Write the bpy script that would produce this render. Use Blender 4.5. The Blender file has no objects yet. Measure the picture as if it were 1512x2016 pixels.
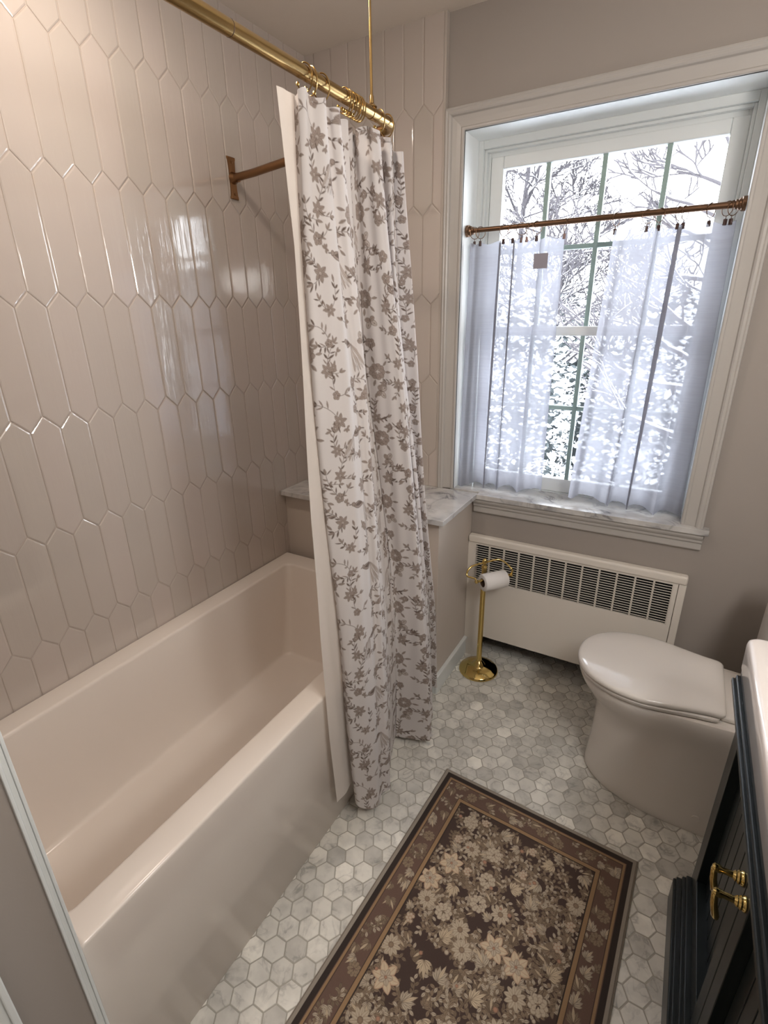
import bpy, bmesh, math, random
import numpy as np
from mathutils import Vector, Matrix
random.seed(7); rng = np.random.default_rng(7)
PI = math.pi
S = bpy.context.scene
COL = S.collection

# ---------------------------------------------------------------- helpers
def srgb(r, g, b):
    f = lambda c: ((c/255+.055)/1.055)**2.4 if c/255 > .04045 else c/255/12.92
    return (f(r), f(g), f(b), 1)

def link(o, parent=None):
    COL.objects.link(o)
    if parent is not None: o.parent = parent
    return o

def tag(o, label=None, cat=None, group=None, kind=None):
    if label: o['label'] = label
    if cat: o['category'] = cat
    if group: o['group'] = group
    if kind: o['kind'] = kind
    return o

def empty(name, loc=(0, 0, 0), rz=0):
    o = bpy.data.objects.new(name, None); o.location = loc; o.rotation_euler = (0, 0, rz)
    o.empty_display_size = .05
    return link(o)

class MB:
    """collects geometry, then links it as one mesh object"""
    def __init__(s): s.v = []; s.f = []; s.sm = []
    def add(s, vs, fs, smooth=False):
        n = len(s.v); s.v += [tuple(p) for p in vs]
        s.f += [tuple(i+n for i in f) for f in fs]; s.sm += [smooth]*len(fs); return s
    def box(s, x0, x1, y0, y1, z0, z1):
        v = [(x, y, z) for z in (z0, z1) for y in (y0, y1) for x in (x0, x1)]
        return s.add(v, [(0, 2, 3, 1), (4, 5, 7, 6), (0, 1, 5, 4), (2, 6, 7, 3), (0, 4, 6, 2), (1, 3, 7, 5)])
    def tube(s, pts, r, n=16, closed=False, caps=True):
        pts = [Vector(p) for p in pts]; m = len(pts)
        rr = r if isinstance(r, (list, tuple)) else [r]*m
        vs = []; nrm = None
        for i, p in enumerate(pts):
            if closed: t = pts[(i+1) % m]-pts[i-1]
            else: t = pts[min(i+1, m-1)]-pts[max(i-1, 0)]
            t.normalize()
            if nrm is None:
                a = Vector((0, 0, 1)) if abs(t.z) < .9 else Vector((1, 0, 0))
                nrm = t.cross(a).normalized()
            else:
                nrm = (nrm-t*nrm.dot(t)).normalized()
            b = t.cross(nrm)
            for k in range(n):
                a = 2*PI*k/n
                vs.append(p+nrm*(rr[i]*math.cos(a))+b*(rr[i]*math.sin(a)))
        fs = []
        for i in range(m if closed else m-1):
            j = (i+1) % m
            for k in range(n):
                l = (k+1) % n
                fs.append((i*n+k, i*n+l, j*n+l, j*n+k))
        if caps and not closed:
            fs.append(tuple(range(n))[::-1]); fs.append(tuple((m-1)*n+k for k in range(n)))
        return s.add(vs, fs, True)
    def lathe(s, prof, c=(0, 0, 0), n=48, axis='z'):
        vs = []
        for r, h in prof:
            for k in range(n):
                a = 2*PI*k/n; u, v = r*math.cos(a), r*math.sin(a)
                p = {'z': (u, v, h), 'x': (h, u, v), 'y': (v, h, u)}[axis]
                vs.append((p[0]+c[0], p[1]+c[1], p[2]+c[2]))
        m = len(prof); fs = []
        for i in range(m-1):
            for k in range(n):
                l = (k+1) % n
                fs.append((i*n+k, i*n+l, (i+1)*n+l, (i+1)*n+k))
        fs.append(tuple(range(n))[::-1]); fs.append(tuple((m-1)*n+k for k in range(n)))
        return s.add(vs, fs, True)
    def loft(s, rings, cap0=True, cap1=True, smooth=True):
        n = len(rings[0]); vs = [p for r in rings for p in r]; fs = []
        for i in range(len(rings)-1):
            for k in range(n):
                l = (k+1) % n
                fs.append((i*n+k, i*n+l, (i+1)*n+l, (i+1)*n+k))
        if cap0: fs.append(tuple(range(n))[::-1])
        if cap1: fs.append(tuple((len(rings)-1)*n+k for k in range(n)))
        return s.add(vs, fs, smooth)
    def build(s, name, mat, parent=None, bevel=0, seg=2, auto=None, sub=0):
        me = bpy.data.meshes.new(name); me.from_pydata(s.v, [], s.f); me.update()
        me.polygons.foreach_set('use_smooth', s.sm)
        o = bpy.data.objects.new(name, me)
        for m in (mat if isinstance(mat, (list, tuple)) else [mat]): me.materials.append(m)
        link(o, parent)
        if bevel:
            md = o.modifiers.new('bev', 'BEVEL'); md.width = bevel; md.segments = seg; md.limit_method = 'ANGLE'; md.angle_limit = math.radians(35)
            md.harden_normals = False
        if sub:
            md = o.modifiers.new('sub', 'SUBSURF'); md.levels = sub; md.render_levels = sub
        bm = bmesh.new(); bm.from_mesh(me); bmesh.ops.recalc_face_normals(bm, faces=bm.faces); bm.to_mesh(me); bm.free()
        if any(s.sm):
            me.set_sharp_from_angle(angle=math.radians(auto or 38))
        return o

def box(name, b, mat, parent=None, bevel=0, seg=2):
    return MB().box(*b).build(name, mat, parent, bevel, seg)

# ---------------------------------------------------------------- materials
def mat(name, color, rough=.5, metal=0, spec=.5, coat=0, noise=None, bump=None, sheen=0, trans=0):
    """noise=(scale, amount) varies the colour; bump=(scale, strength, distance)"""
    m = bpy.data.materials.new(name); m.use_nodes = True
    nt = m.node_tree; N = nt.nodes; L = nt.links; p = N['Principled BSDF']
    p.inputs['Base Color'].default_value = color
    p.inputs['Roughness'].default_value = rough; p.inputs['Metallic'].default_value = metal
    p.inputs['Specular IOR Level'].default_value = spec
    p.inputs['Coat Weight'].default_value = coat; p.inputs['Coat Roughness'].default_value = .08
    p.inputs['Sheen Weight'].default_value = sheen
    tc = N.new('ShaderNodeTexCoord')
    if noise:
        n = N.new('ShaderNodeTexNoise'); n.inputs['Scale'].default_value = noise[0]; n.inputs['Detail'].default_value = 4
        L.new(tc.outputs['Object'], n.inputs['Vector'])
        mx = N.new('ShaderNodeMixRGB'); mx.inputs[1].default_value = tuple(c*(1-noise[1]) for c in color[:3])+(1,)
        mx.inputs[2].default_value = tuple(min(1, c*(1+noise[1])) for c in color[:3])+(1,)
        L.new(n.outputs['Fac'], mx.inputs[0]); L.new(mx.outputs[0], p.inputs['Base Color'])
    if bump:
        n = N.new('ShaderNodeTexNoise'); n.inputs['Scale'].default_value = bump[0]; n.inputs['Detail'].default_value = 5
        L.new(tc.outputs['Object'], n.inputs['Vector'])
        b = N.new('ShaderNodeBump'); b.inputs['Strength'].default_value = bump[1]; b.inputs['Distance'].default_value = bump[2]
        L.new(n.outputs['Fac'], b.inputs['Height']); L.new(b.outputs['Normal'], p.inputs['Normal'])
    return m

M = {}
M['paint'] = mat('wall_paint', srgb(159, 151, 144), .75, bump=(260, .12, .001), noise=(3, .015))
M['ceiling'] = mat('ceiling_paint', srgb(218, 209, 198), .85, bump=(200, .1, .001), noise=(3, .015))
M['knee'] = mat('half_wall_paint', srgb(196, 186, 176), .6, bump=(260, .1, .001), noise=(3, .015))
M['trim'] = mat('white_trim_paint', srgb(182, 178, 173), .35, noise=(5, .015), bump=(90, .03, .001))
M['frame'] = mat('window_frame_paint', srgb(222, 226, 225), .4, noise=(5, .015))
M['liner_paint'] = mat('recess_liner_paint', srgb(243, 246, 246), .5, noise=(5, .01))
M['muntin'] = mat('green_tinted_muntin', srgb(150, 172, 166), .45, noise=(8, .03))
M['brass'] = mat('brushed_brass', srgb(178, 148, 98), .24, 1, noise=(30, .06), bump=(400, .03, .0005))
M['bronze'] = mat('antique_brass', srgb(146, 110, 78), .3, 1, noise=(30, .06))
M['cafe'] = mat('backlit_brass_shade', srgb(122, 94, 74), .32, 1, noise=(30, .06))  # brass with the backlit shade of rod and rings put into its colour
M['polished'] = mat('polished_brass', srgb(220, 192, 122), .07, 1, noise=(20, .03))
M['dark_clip'] = mat('bronze_clip', srgb(92, 74, 70), .4, .8, noise=(40, .1))
M['porcelain'] = mat('white_porcelain', srgb(228, 222, 215), .07, spec=.5, noise=(2, .01))
M['tub'] = mat('tub_acrylic', srgb(228, 219, 210), .16, noise=(2, .01))
M['vanity'] = mat('dark_green_lacquer', srgb(21, 28, 29), .32, spec=.5, noise=(12, .08), bump=(150, .03, .0005))
M['top'] = mat('white_ceramic_top', srgb(226, 219, 214), .09, noise=(2, .01))
M['radiator'] = mat('radiator_enamel', srgb(228, 221, 211), .45, noise=(4, .02))
M['black'] = mat('cavity_shade', srgb(8, 9, 12), .8, noise=(10, .1))  # near-black that paints the shade inside the radiator cover and recess
M['paper'] = mat('tissue_paper', srgb(238, 235, 232), .95, bump=(300, .25, .001), noise=(8, .01))
M['core'] = mat('cardboard_core', srgb(110, 88, 70), .9, noise=(40, .08))
M['snow'] = mat('fresh_snow', (.93, .94, .96, 1), .9, noise=(1.5, .02))
M['bark'] = mat('dark_bark', srgb(60, 57, 60), .95, noise=(6, .25), bump=(25, .5, .02))
M['leafdark'] = mat('dark_evergreen_leaves', srgb(58, 64, 64), .9, noise=(4, .3))
M['iron'] = mat('black_iron', srgb(45, 48, 52), .5, .5, noise=(10, .1))

def nodes(m):
    nt = m.node_tree
    return nt.nodes, nt.links, nt.nodes['Principled BSDF']

# glossy hand-made picket tile
def tile_material():
    m = mat('picket_tile_glaze', srgb(206, 194, 184), .08, spec=.95)
    N, L, p = nodes(m)
    tc = N.new('ShaderNodeTexCoord')
    mp = N.new('ShaderNodeMapping'); mp.inputs['Scale'].default_value = (70, 70, 9)
    L.new(tc.outputs['Object'], mp.inputs['Vector'])
    n1 = N.new('ShaderNodeTexNoise'); n1.inputs['Scale'].default_value = 1; n1.inputs['Detail'].default_value = 3
    L.new(mp.outputs[0], n1.inputs['Vector'])
    n2 = N.new('ShaderNodeTexNoise'); n2.inputs['Scale'].default_value = 12; n2.inputs['Detail'].default_value = 2
    L.new(tc.outputs['Object'], n2.inputs['Vector'])
    ad = N.new('ShaderNodeMath'); ad.operation = 'MULTIPLY_ADD'; ad.inputs[1].default_value = .6
    L.new(n1.outputs['Fac'], ad.inputs[0]); L.new(n2.outputs['Fac'], ad.inputs[2])
    b = N.new('ShaderNodeBump'); b.inputs['Strength'].default_value = .55; b.inputs['Distance'].default_value = .0012
    L.new(ad.outputs[0], b.inputs['Height']); L.new(b.outputs['Normal'], p.inputs['Normal'])
    at = N.new('ShaderNodeAttribute'); at.attribute_name = 'tone'
    mr = N.new('ShaderNodeMapRange'); mr.inputs['To Min'].default_value = .0; mr.inputs['To Max'].default_value = 1
    L.new(at.outputs['Fac'], mr.inputs['Value'])
    mx = N.new('ShaderNodeMixRGB'); mx.inputs[1].default_value = srgb(186, 177, 168); mx.inputs[2].default_value = srgb(192, 181, 173)
    L.new(mr.outputs[0], mx.inputs[0]); L.new(mx.outputs[0], p.inputs['Base Color'])
    return m
M['tile'] = tile_material()
M['grout'] = mat('tile_grout', srgb(179, 167, 157), .9, noise=(60, .05))
M['floor_grout'] = mat('floor_grout', srgb(172, 168, 158), .95, noise=(80, .08))

def marble(name, light, dark, scale=5, rough=.18, attr=None, vein=.5):
    m = mat(name, light, rough)
    N, L, p = nodes(m)
    tc = N.new('ShaderNodeTexCoord'); vec = tc.outputs['Object']
    if attr:
        at = N.new('ShaderNodeAttribute'); at.attribute_name = attr
        sc = N.new('ShaderNodeVectorMath'); sc.operation = 'SCALE'; sc.inputs['Scale'].default_value = 9
        L.new(at.outputs['Color'], sc.inputs[0])
        av = N.new('ShaderNodeVectorMath'); av.operation = 'ADD'
        L.new(vec, av.inputs[0]); L.new(sc.outputs[0], av.inputs[1]); vec = av.outputs[0]
    n1 = N.new('ShaderNodeTexNoise'); n1.inputs['Scale'].default_value = scale; n1.inputs['Detail'].default_value = 7; n1.inputs['Distortion'].default_value = 1.6
    L.new(vec, n1.inputs['Vector'])
    s1 = N.new('ShaderNodeMath'); s1.operation = 'SUBTRACT'; s1.inputs[1].default_value = .5; L.new(n1.outputs['Fac'], s1.inputs[0])
    s2 = N.new('ShaderNodeMath'); s2.operation = 'ABSOLUTE'; L.new(s1.outputs[0], s2.inputs[0])
    mr = N.new('ShaderNodeMapRange'); mr.inputs['From Max'].default_value = .05; mr.inputs['To Min'].default_value = 1; mr.inputs['To Max'].default_value = 0
    L.new(s2.outputs[0], mr.inputs['Value'])
    n2 = N.new('ShaderNodeTexNoise'); n2.inputs['Scale'].default_value = scale*1.7; n2.inputs['Detail'].default_value = 5
    L.new(vec, n2.inputs['Vector'])
    c = N.new('ShaderNodeMapRange'); c.inputs['From Min'].default_value = .38; c.inputs['From Max'].default_value = .72
    L.new(n2.outputs['Fac'], c.inputs['Value'])
    v = N.new('ShaderNodeMath'); v.operation = 'MULTIPLY'; L.new(mr.outputs[0], v.inputs[0]); L.new(c.outputs[0], v.inputs[1])
    w = N.new('ShaderNodeMath'); w.operation = 'MULTIPLY_ADD'; w.inputs[1].default_value = vein; w.use_clamp = True
    L.new(v.outputs[0], w.inputs[0])
    w2 = N.new('ShaderNodeMath'); w2.operation = 'MULTIPLY'; w2.inputs[1].default_value = .42; L.new(c.outputs[0], w2.inputs[0])
    L.new(w2.outputs[0], w.inputs[2])
    mx = N.new('ShaderNodeMixRGB'); mx.inputs[1].default_value = light; mx.inputs[2].default_value = dark
    L.new(w.outputs[0], mx.inputs[0])
    out = mx.outputs[0]
    if attr:
        sp = N.new('ShaderNodeSeparateColor'); L.new(at.outputs['Color'], sp.inputs[0])
        r = N.new('ShaderNodeMapRange'); r.inputs['To Min'].default_value = .64; r.inputs['To Max'].default_value = 1.14
        L.new(sp.outputs[0], r.inputs['Value'])
        mm = N.new('ShaderNodeVectorMath'); mm.operation = 'SCALE'; L.new(out, mm.inputs[0]); L.new(r.outputs[0], mm.inputs['Scale'])
        out = mm.outputs[0]
    L.new(out, p.inputs['Base Color'])
    return m
M['marble'] = marble('white_marble_slab', srgb(206, 204, 201), srgb(112, 111, 114), 5.5, .14, vein=.75)
M['hex'] = marble('hex_marble_tile', srgb(240, 237, 228), srgb(160, 158, 152), 11, .32, attr='tile', vein=.6)

def cloth_material(name, attr=None, base=srgb(236, 232, 228), translucent=.12, weave=900):
    m = bpy.data.materials.new(name); m.use_nodes = True
    N, L = m.node_tree.nodes, m.node_tree.links; p = N['Principled BSDF']; out = N['Material Output']
    p.inputs['Roughness'].default_value = .9; p.inputs['Sheen Weight'].default_value = .1; p.inputs['Specular IOR Level'].default_value = .15
    tr = N.new('ShaderNodeBsdfTranslucent'); mx = N.new('ShaderNodeMixShader'); mx.inputs[0].default_value = translucent
    tc = N.new('ShaderNodeTexCoord')
    n = N.new('ShaderNodeTexNoise'); n.inputs['Scale'].default_value = weave; L.new(tc.outputs['Object'], n.inputs['Vector'])
    b = N.new('ShaderNodeBump'); b.inputs['Strength'].default_value = .15; b.inputs['Distance'].default_value = .0006
    L.new(n.outputs['Fac'], b.inputs['Height']); L.new(b.outputs['Normal'], p.inputs['Normal'])
    if attr:
        at = N.new('ShaderNodeAttribute'); at.attribute_name = attr
        L.new(at.outputs['Color'], p.inputs['Base Color']); L.new(at.outputs['Color'], tr.inputs['Color'])
    else:
        p.inputs['Base Color'].default_value = base; tr.inputs['Color'].default_value = base
    L.new(p.outputs[0], mx.inputs[1]); L.new(tr.outputs[0], mx.inputs[2]); L.new(mx.outputs[0], out.inputs['Surface'])
    return m
M['print'] = cloth_material('floral_print_cotton', 'print')
M['liner'] = cloth_material('white_liner_fabric', None, srgb(232, 226, 220), .35)
M['rug'] = cloth_material('rug_weave', 'print', translucent=0, weave=1400)
M['rugedge'] = mat('rug_edge', srgb(128, 118, 106), .95, noise=(200, .15))

def sheer_material():
    m = bpy.data.materials.new('sheer_white_voile'); m.use_nodes = True
    N, L = m.node_tree.nodes, m.node_tree.links; out = N['Material Output']; N.remove(N['Principled BSDF'])
    d = N.new('ShaderNodeBsdfDiffuse'); t = N.new('ShaderNodeBsdfTranslucent'); x = N.new('ShaderNodeBsdfTransparent')
    c = (.38, .385, .43, 1)
    d.inputs['Color'].default_value = c; t.inputs['Color'].default_value = c
    m1 = N.new('ShaderNodeMixShader'); m1.inputs[0].default_value = .50
    L.new(d.outputs[0], m1.inputs[1]); L.new(t.outputs[0], m1.inputs[2])
    m2 = N.new('ShaderNodeMixShader'); L.new(m1.outputs[0], m2.inputs[1]); L.new(x.outputs[0], m2.inputs[2])
    at = N.new('ShaderNodeAttribute'); at.attribute_name = 'dense'
    tc = N.new('ShaderNodeTexCoord'); mp = N.new('ShaderNodeMapping'); mp.inputs['Scale'].default_value = (14, 14, 260)
    L.new(tc.outputs['Object'], mp.inputs['Vector'])
    n = N.new('ShaderNodeTexNoise'); n.inputs['Scale'].default_value = 1; n.inputs['Detail'].default_value = 3; L.new(mp.outputs[0], n.inputs['Vector'])
    r = N.new('ShaderNodeMapRange'); r.inputs['From Min'].default_value = .3; r.inputs['From Max'].default_value = .7
    r.inputs['To Min'].default_value = .11; r.inputs['To Max'].default_value = .17
    L.new(n.outputs['Fac'], r.inputs['Value'])
    mu = N.new('ShaderNodeMath'); mu.operation = 'MULTIPLY'; L.new(r.outputs[0], mu.inputs[0])
    iv = N.new('ShaderNodeMath'); iv.operation = 'SUBTRACT'; iv.inputs[0].default_value = 1; L.new(at.outputs['Fac'], iv.inputs[1])
    L.new(iv.outputs[0], mu.inputs[1]); L.new(mu.outputs[0], m2.inputs[0])
    L.new(m2.outputs[0], out.inputs['Surface'])
    return m
M['sheer'] = sheer_material()

def glass_material():
    m = bpy.data.materials.new('window_glass'); m.use_nodes = True
    N, L = m.node_tree.nodes, m.node_tree.links; out = N['Material Output']; N.remove(N['Principled BSDF'])
    g = N.new('ShaderNodeBsdfGlossy'); g.inputs['Roughness'].default_value = .02; x = N.new('ShaderNodeBsdfTransparent')
    f = N.new('ShaderNodeFresnel'); f.inputs['IOR'].default_value = 1.3
    n = N.new('ShaderNodeTexNoise'); n.inputs['Scale'].default_value = 3
    b = N.new('ShaderNodeBump'); b.inputs['Strength'].default_value = .02; L.new(n.outputs['Fac'], b.inputs['Height']); L.new(b.outputs[0], g.inputs['Normal'])
    mx = N.new('ShaderNodeMixShader'); L.new(f.outputs[0], mx.inputs[0]); L.new(x.outputs[0], mx.inputs[1]); L.new(g.outputs[0], mx.inputs[2])
    L.new(mx.outputs[0], out.inputs['Surface'])
    return m
M['glass'] = glass_material()

# ---------------------------------------------------------------- room constants
XT, YN, YF, HT = .762, -1.82, -.344, .543     # tub outer
HC = 2.575                                     # ceiling
YT, YW = .03, .05                              # tile face, painted face of window wall
XR = 2.25
ZS = .855                                      # marble ledge / sill top

# ---------------------------------------------------------------- floor: hex marble mosaic
def hex_floor():
    P = .0585; R = (P-.0032)/math.sqrt(3)
    cx0, cy0 = .879, -1.36
    vs = []; fs = []; cols = []; mi = []
    i0, i1 = int((-.02-cx0)/(P*.866))-1, int((XR-cx0)/(P*.866))+1
    for i in range(i0, i1+1):
        x = cx0+i*P*math.sqrt(3)/2
        for j in range(-30, 34):
            y = cy0+j*P+(P/2 if i % 2 else 0)
            if y < -2.75 or y > .27 or x < .70 or x > XR+.03: continue
            n = len(vs)
            t = rng.random()
            tone = .30+.36*t
            if rng.random() < .07: tone = .95+.25*rng.random()
            if rng.random() < .10: tone = .06+.12*rng.random()
            c = (tone, rng.random(), rng.random())
            for k, (rr, z) in enumerate(((R, -.0010), (R-.0012, 0))):
                for a in range(6):
                    an = a*PI/3
                    vs.append((x+rr*math.cos(an), y+rr*math.sin(an), z)); cols.append(c)
            for a in range(6):
                b = (a+1) % 6
                fs.append((n+a, n+b, n+6+b, n+6+a)); mi.append(0)
            fs.append(tuple(n+6+a for a in range(6))); mi.append(0)
    n = len(vs)
    vs += [(-.05, -2.95, -.0011), (XR+.05, -2.95, -.0011), (XR+.05, .3, -.0011), (-.05, .3, -.0011),
           (-.05, -2.95, -.06), (XR+.05, -2.95, -.06), (XR+.05, .3, -.06), (-.05, .3, -.06)]
    cols += [(0, 0, 0)]*8
    fs += [(n, n+1, n+2, n+3), (n+7, n+6, n+5, n+4), (n, n+4, n+5, n+1), (n+1, n+5, n+6, n+2), (n+2, n+6, n+7, n+3), (n+3, n+7, n+4, n)]; mi += [1]*6
    me = bpy.data.meshes.new('floor'); me.from_pydata(vs, [], fs)
    me.materials.append(M['hex']); me.materials.append(M['floor_grout'])
    me.polygons.foreach_set('material_index', mi)
    a = me.color_attributes.new('tile', 'FLOAT_COLOR', 'POINT')
    a.data.foreach_set('color', np.array([c+(1,) for c in cols], dtype=np.float32).ravel())
    o = link(bpy.data.objects.new('floor', me)); tag(o, kind='structure')
hex_floor()

# ---------------------------------------------------------------- picket tile walls
def picket_wall(name, P, umin, umax, zmin, zmax, u0, z0, ext, back):
    """P(u, z, h) -> point; h is height of the glaze out of the wall"""
    W, RH, SL = .0815, .322, .041; G = .0011
    vs = []; fs = []; tone = []; mi = []
    cl = lambda u, z: (min(max(u, umin), umax), min(max(z, zmin), zmax))
    kmax = int((umax-umin)/W)+3
    for r in range(-9, 9):
        T = z0-r*RH
        if T-RH-SL > zmax or T < zmin: continue
        us = u0+(W/2 if r % 2 else 0)
        k0 = math.floor((umin-us)/W)-1
        for k in range(k0, k0+kmax+2):
            u = us+k*W
            if u+W/2 < umin+.002 or u-W/2 > umax-.002: continue
            n = len(vs); t = rng.random()
            tl = [(rng.random()-.5)*.0009 for _ in range(2)]
            for ins, h in ((G, -.0006), (G+.0006, .0012), (G+.0040, .0022)):
                w = W/2-ins; top = T-ins*1.35; sh = T-SL-ins*.3; bs = T-RH+ins*.3; bt = T-RH-SL+ins*1.35
                for du, z in ((0, top), (-w, sh), (-w, bs), (0, bt), (w, bs), (w, sh)):
                    uu, zz = cl(u+du, z)
                    hh = h+(tl[0]*du/W*2+tl[1]*(z-T+RH/2)/RH if h > .002 else 0)
                    vs.append(P(uu, zz, hh)); tone.append(t)
            for a in range(2):
                for i in range(6):
                    j = (i+1) % 6
                    fs.append((n+a*6+i, n+a*6+j, n+a*6+6+j, n+a*6+6+i)); mi.append(0)
            fs.append(tuple(n+12+i for i in range(6))); mi.append(0)
    n = len(vs)
    for h in (0, back):
        vs += [P(umin-ext, zmin, h), P(umax, zmin, h), P(umax, zmax, h), P(umin-ext, zmax, h)]
    tone += [0]*8
    fs += [(n, n+1, n+2, n+3), (n+4, n+5, n+6, n+7), (n, n+1, n+5, n+4), (n+1, n+2, n+6, n+5), (n+2, n+3, n+7, n+6), (n+3, n, n+4, n+7)]; mi += [1]*6
    me = bpy.data.meshes.new(name); me.from_pydata(vs, [], fs)
    me.materials.append(M['tile']); me.materials.append(M['grout'])
    me.polygons.foreach_set('material_index', mi)
    a = me.attributes.new('tone', 'FLOAT', 'POINT'); a.data.foreach_set('value', np.array(tone, dtype=np.float32))
    bm = bmesh.new(); bm.from_mesh(me)
    bmesh.ops.dissolve_degenerate(bm, dist=1e-5, edges=bm.edges)
    bmesh.ops.recalc_face_normals(bm, faces=bm.faces); bm.to_mesh(me); bm.free()
    o = link(bpy.data.objects.new(name, me)); tag(o, kind='structure'); return o
picket_wall('wall_left', lambda u, z, h: (h-.0022, u, z), -1.82, YT, HT-.02, HC, -1.198, 2.0, 0, -.08)
box('wall_left_lower', (-.09, -.003, -1.82, YW, 0, HT-.02), M['paint'])['kind'] = 'structure'
picket_wall('wall_back', lambda u, z, h: (u, YT-h+.0022, z), 0, .612, ZS, HC, .531, 2.325, .09, -.14)
tag(box('trim_1', (.612, .621, YT-.002, YW+.05, ZS, HC), M['tile'], bevel=.001), kind='structure')

# painted window wall with an opening
OX0, OX1, OZ1, YO = .694, 1.610, 2.222, .30
w = MB()
w.box(.621, OX0-.018, YW, YO, ZS-.022, HC); w.box(1.65, XR, YW, YO, 0, .625); w.box(OX1+.018, XR, YW, YO, .625, HC)
w.box(OX0-.018, OX1+.018, YW, YO, OZ1+.018, HC); w.box(OX0-.018, OX1+.018, YW, YO, .625, ZS-.022); w.box(OX0-.018, .81, YW, YO, 0, .625); w.box(.81, 1.65, .24, YO, 0, .625); w.box(-.09, OX0-.018, YW, YO, 0, ZS-.022)
tag(w.build('wall_window', M['paint']), kind='structure')
tag(box('wall_right', (XR, XR+.1, -2.95, YO, 0, HC), M['paint']), kind='structure')
tag(box('wall_front', (.0, XR, -2.95, -2.85, 0, HC), M['paint']), kind='structure')
tag(box('wall_near', (-.09, XT+.004, -2.85, YN-.0005, 0, HC), M['paint'], bevel=.002), kind='structure')
tag(box('ceiling', (-.09, XR+.1, -2.95, YO, HC, HC+.1), M['ceiling']), kind='structure')
# corner bead and door casing on the near wall
t = MB(); t.box(XT-.002, XT+.0105, YN-.003, YN+.002, 0, HC); t.box(XT+.002, XT+.008, YN-.011, YN-.003, 0, HC); t.box(XT+.002, XT+.0105, YN-.016, YN-.011, 0, HC)
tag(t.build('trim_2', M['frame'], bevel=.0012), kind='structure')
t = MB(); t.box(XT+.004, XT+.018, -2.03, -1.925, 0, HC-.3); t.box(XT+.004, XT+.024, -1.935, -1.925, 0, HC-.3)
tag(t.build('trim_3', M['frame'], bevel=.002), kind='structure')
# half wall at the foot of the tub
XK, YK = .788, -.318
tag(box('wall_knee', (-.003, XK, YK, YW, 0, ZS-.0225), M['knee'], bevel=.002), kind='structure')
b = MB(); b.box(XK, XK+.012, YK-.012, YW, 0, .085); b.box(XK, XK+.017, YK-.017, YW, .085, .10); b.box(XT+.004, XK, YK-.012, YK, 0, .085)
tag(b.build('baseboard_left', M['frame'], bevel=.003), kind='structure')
led = box('marble_ledge', (.0005, .818, -.35, YT-.001, ZS-.0215, ZS), M['marble'], bevel=.0015)
tag(led, 'grey-veined marble ledge on the half wall at the foot of the bathtub', 'ledge')

# ---------------------------------------------------------------- window
win = empty('window_1', (1.15, YW, ZS)); win['kind'] = 'structure'
def wchild(o, par=None):
    o.parent = par or win
    if par is None: o.matrix_parent_inverse = Matrix.Translation(-Vector(win.location))
    return o
def frame_sweep(prof, x0, x1, z1, z0, y):
    m = MB(); vs = []
    for d, h in prof:
        vs += [(x0-d, y-h, z0), (x0-d, y-h, z1+d), (x1+d, y-h, z1+d), (x1+d, y-h, z0)]
    fs = []; n = len(prof)
    for i in range(n-1):
        for k in range(3):
            fs.append((i*4+k, i*4+k+1, i*4+5+k, i*4+4+k))
    fs.append(tuple(i*4 for i in range(n))); fs.append(tuple(i*4+3 for i in range(n)))
    return m.add(vs, fs)
prof = [(0, 0), (0, .010), (.003, .013), (.010, .013), (.013, .009), (.030, .011), (.046, .014), (.049, .022), (.055, .026), (.062, .024), (.066, .027), (.072, .025), (.0735, .02), (.0735, 0)]
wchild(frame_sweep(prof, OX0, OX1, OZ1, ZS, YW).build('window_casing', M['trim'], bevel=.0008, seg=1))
j = MB(); j.box(OX0-.018, OX0, YW-.008, YO-.03, ZS, OZ1+.018); j.box(OX1, OX1+.018, YW-.008, YO-.03, ZS, OZ1+.018); j.box(OX0, OX1, YW-.008, YO-.03, OZ1, OZ1+.018)
wchild(j.build('jamb_liner', M['liner_paint'], bevel=.001))
def ring_box(m, x0, x1, z0, z1, tw, th, bw, y0, y1):
    m.box(x0, x0+tw, y0, y1, z0, z1); m.box(x1-tw, x1, y0, y1, z0, z1)
    m.box(x0+tw, x1-tw, y0, y1, z1-th, z1); m.box(x0+tw, x1-tw, y0, y1, z0, z0+bw); return m
m = MB(); ring_box(m, OX0, OX1, ZS, OZ1, .020, .028, .004, .19, .285); ring_box(m, OX0+.020, OX1-.020, ZS, OZ1-.028, .010, .010, .004, .205, .285); ring_box(m, OX0+.029, OX1-.029, ZS, OZ1-.037, .0105, .0165, .004, .227, .285)
wchild(m.build('window_stop', M['frame'], bevel=.003))
SX0, SX1 = .735, 1.580
us = wchild(ring_box(MB(), SX0, SX1, 1.512, 2.170, .050, .043, .036, .225, .262).build('upper_sash', M['frame'], bevel=.004))
m = MB()
GX = [.957, 1.157, 1.361]
for x in GX: m.box(x-.0085, x+.0085, .234, .258, 1.54, 2.135)
m.box(SX0+.04, SX1-.04, .235, .257, 1.828, 1.845)
o = m.build('muntin_grid', M['muntin'], us, bevel=.002)
MB().box(SX0+.045, SX1-.045, .245, .248, 1.54, 2.135).build('glass_pane', M['glass'], us)
ls = wchild(ring_box(MB(), SX0, SX1, .86, 1.549, .050, .036, .060, .190, .223).build('lower_sash', M['frame'], bevel=.004))
m = MB()
for x in GX: m.box(x-.0085, x+.0085, .196, .219, .915, 1.52)
m.box(SX0+.04, SX1-.04, .197, .218, 1.219, 1.236)
m.build('muntin_grid', M['muntin'], ls, bevel=.002)
MB().box(SX0+.045, SX1-.045, .206, .209, .915, 1.52).build('glass_pane', M['glass'], ls)
m = MB(); m.box(.8185, 1.703, .010, YW-.0005, ZS-.0215, ZS); m.box(OX0-.018, OX1+.018, YW-.0005, .195, ZS-.0215, ZS)
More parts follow.
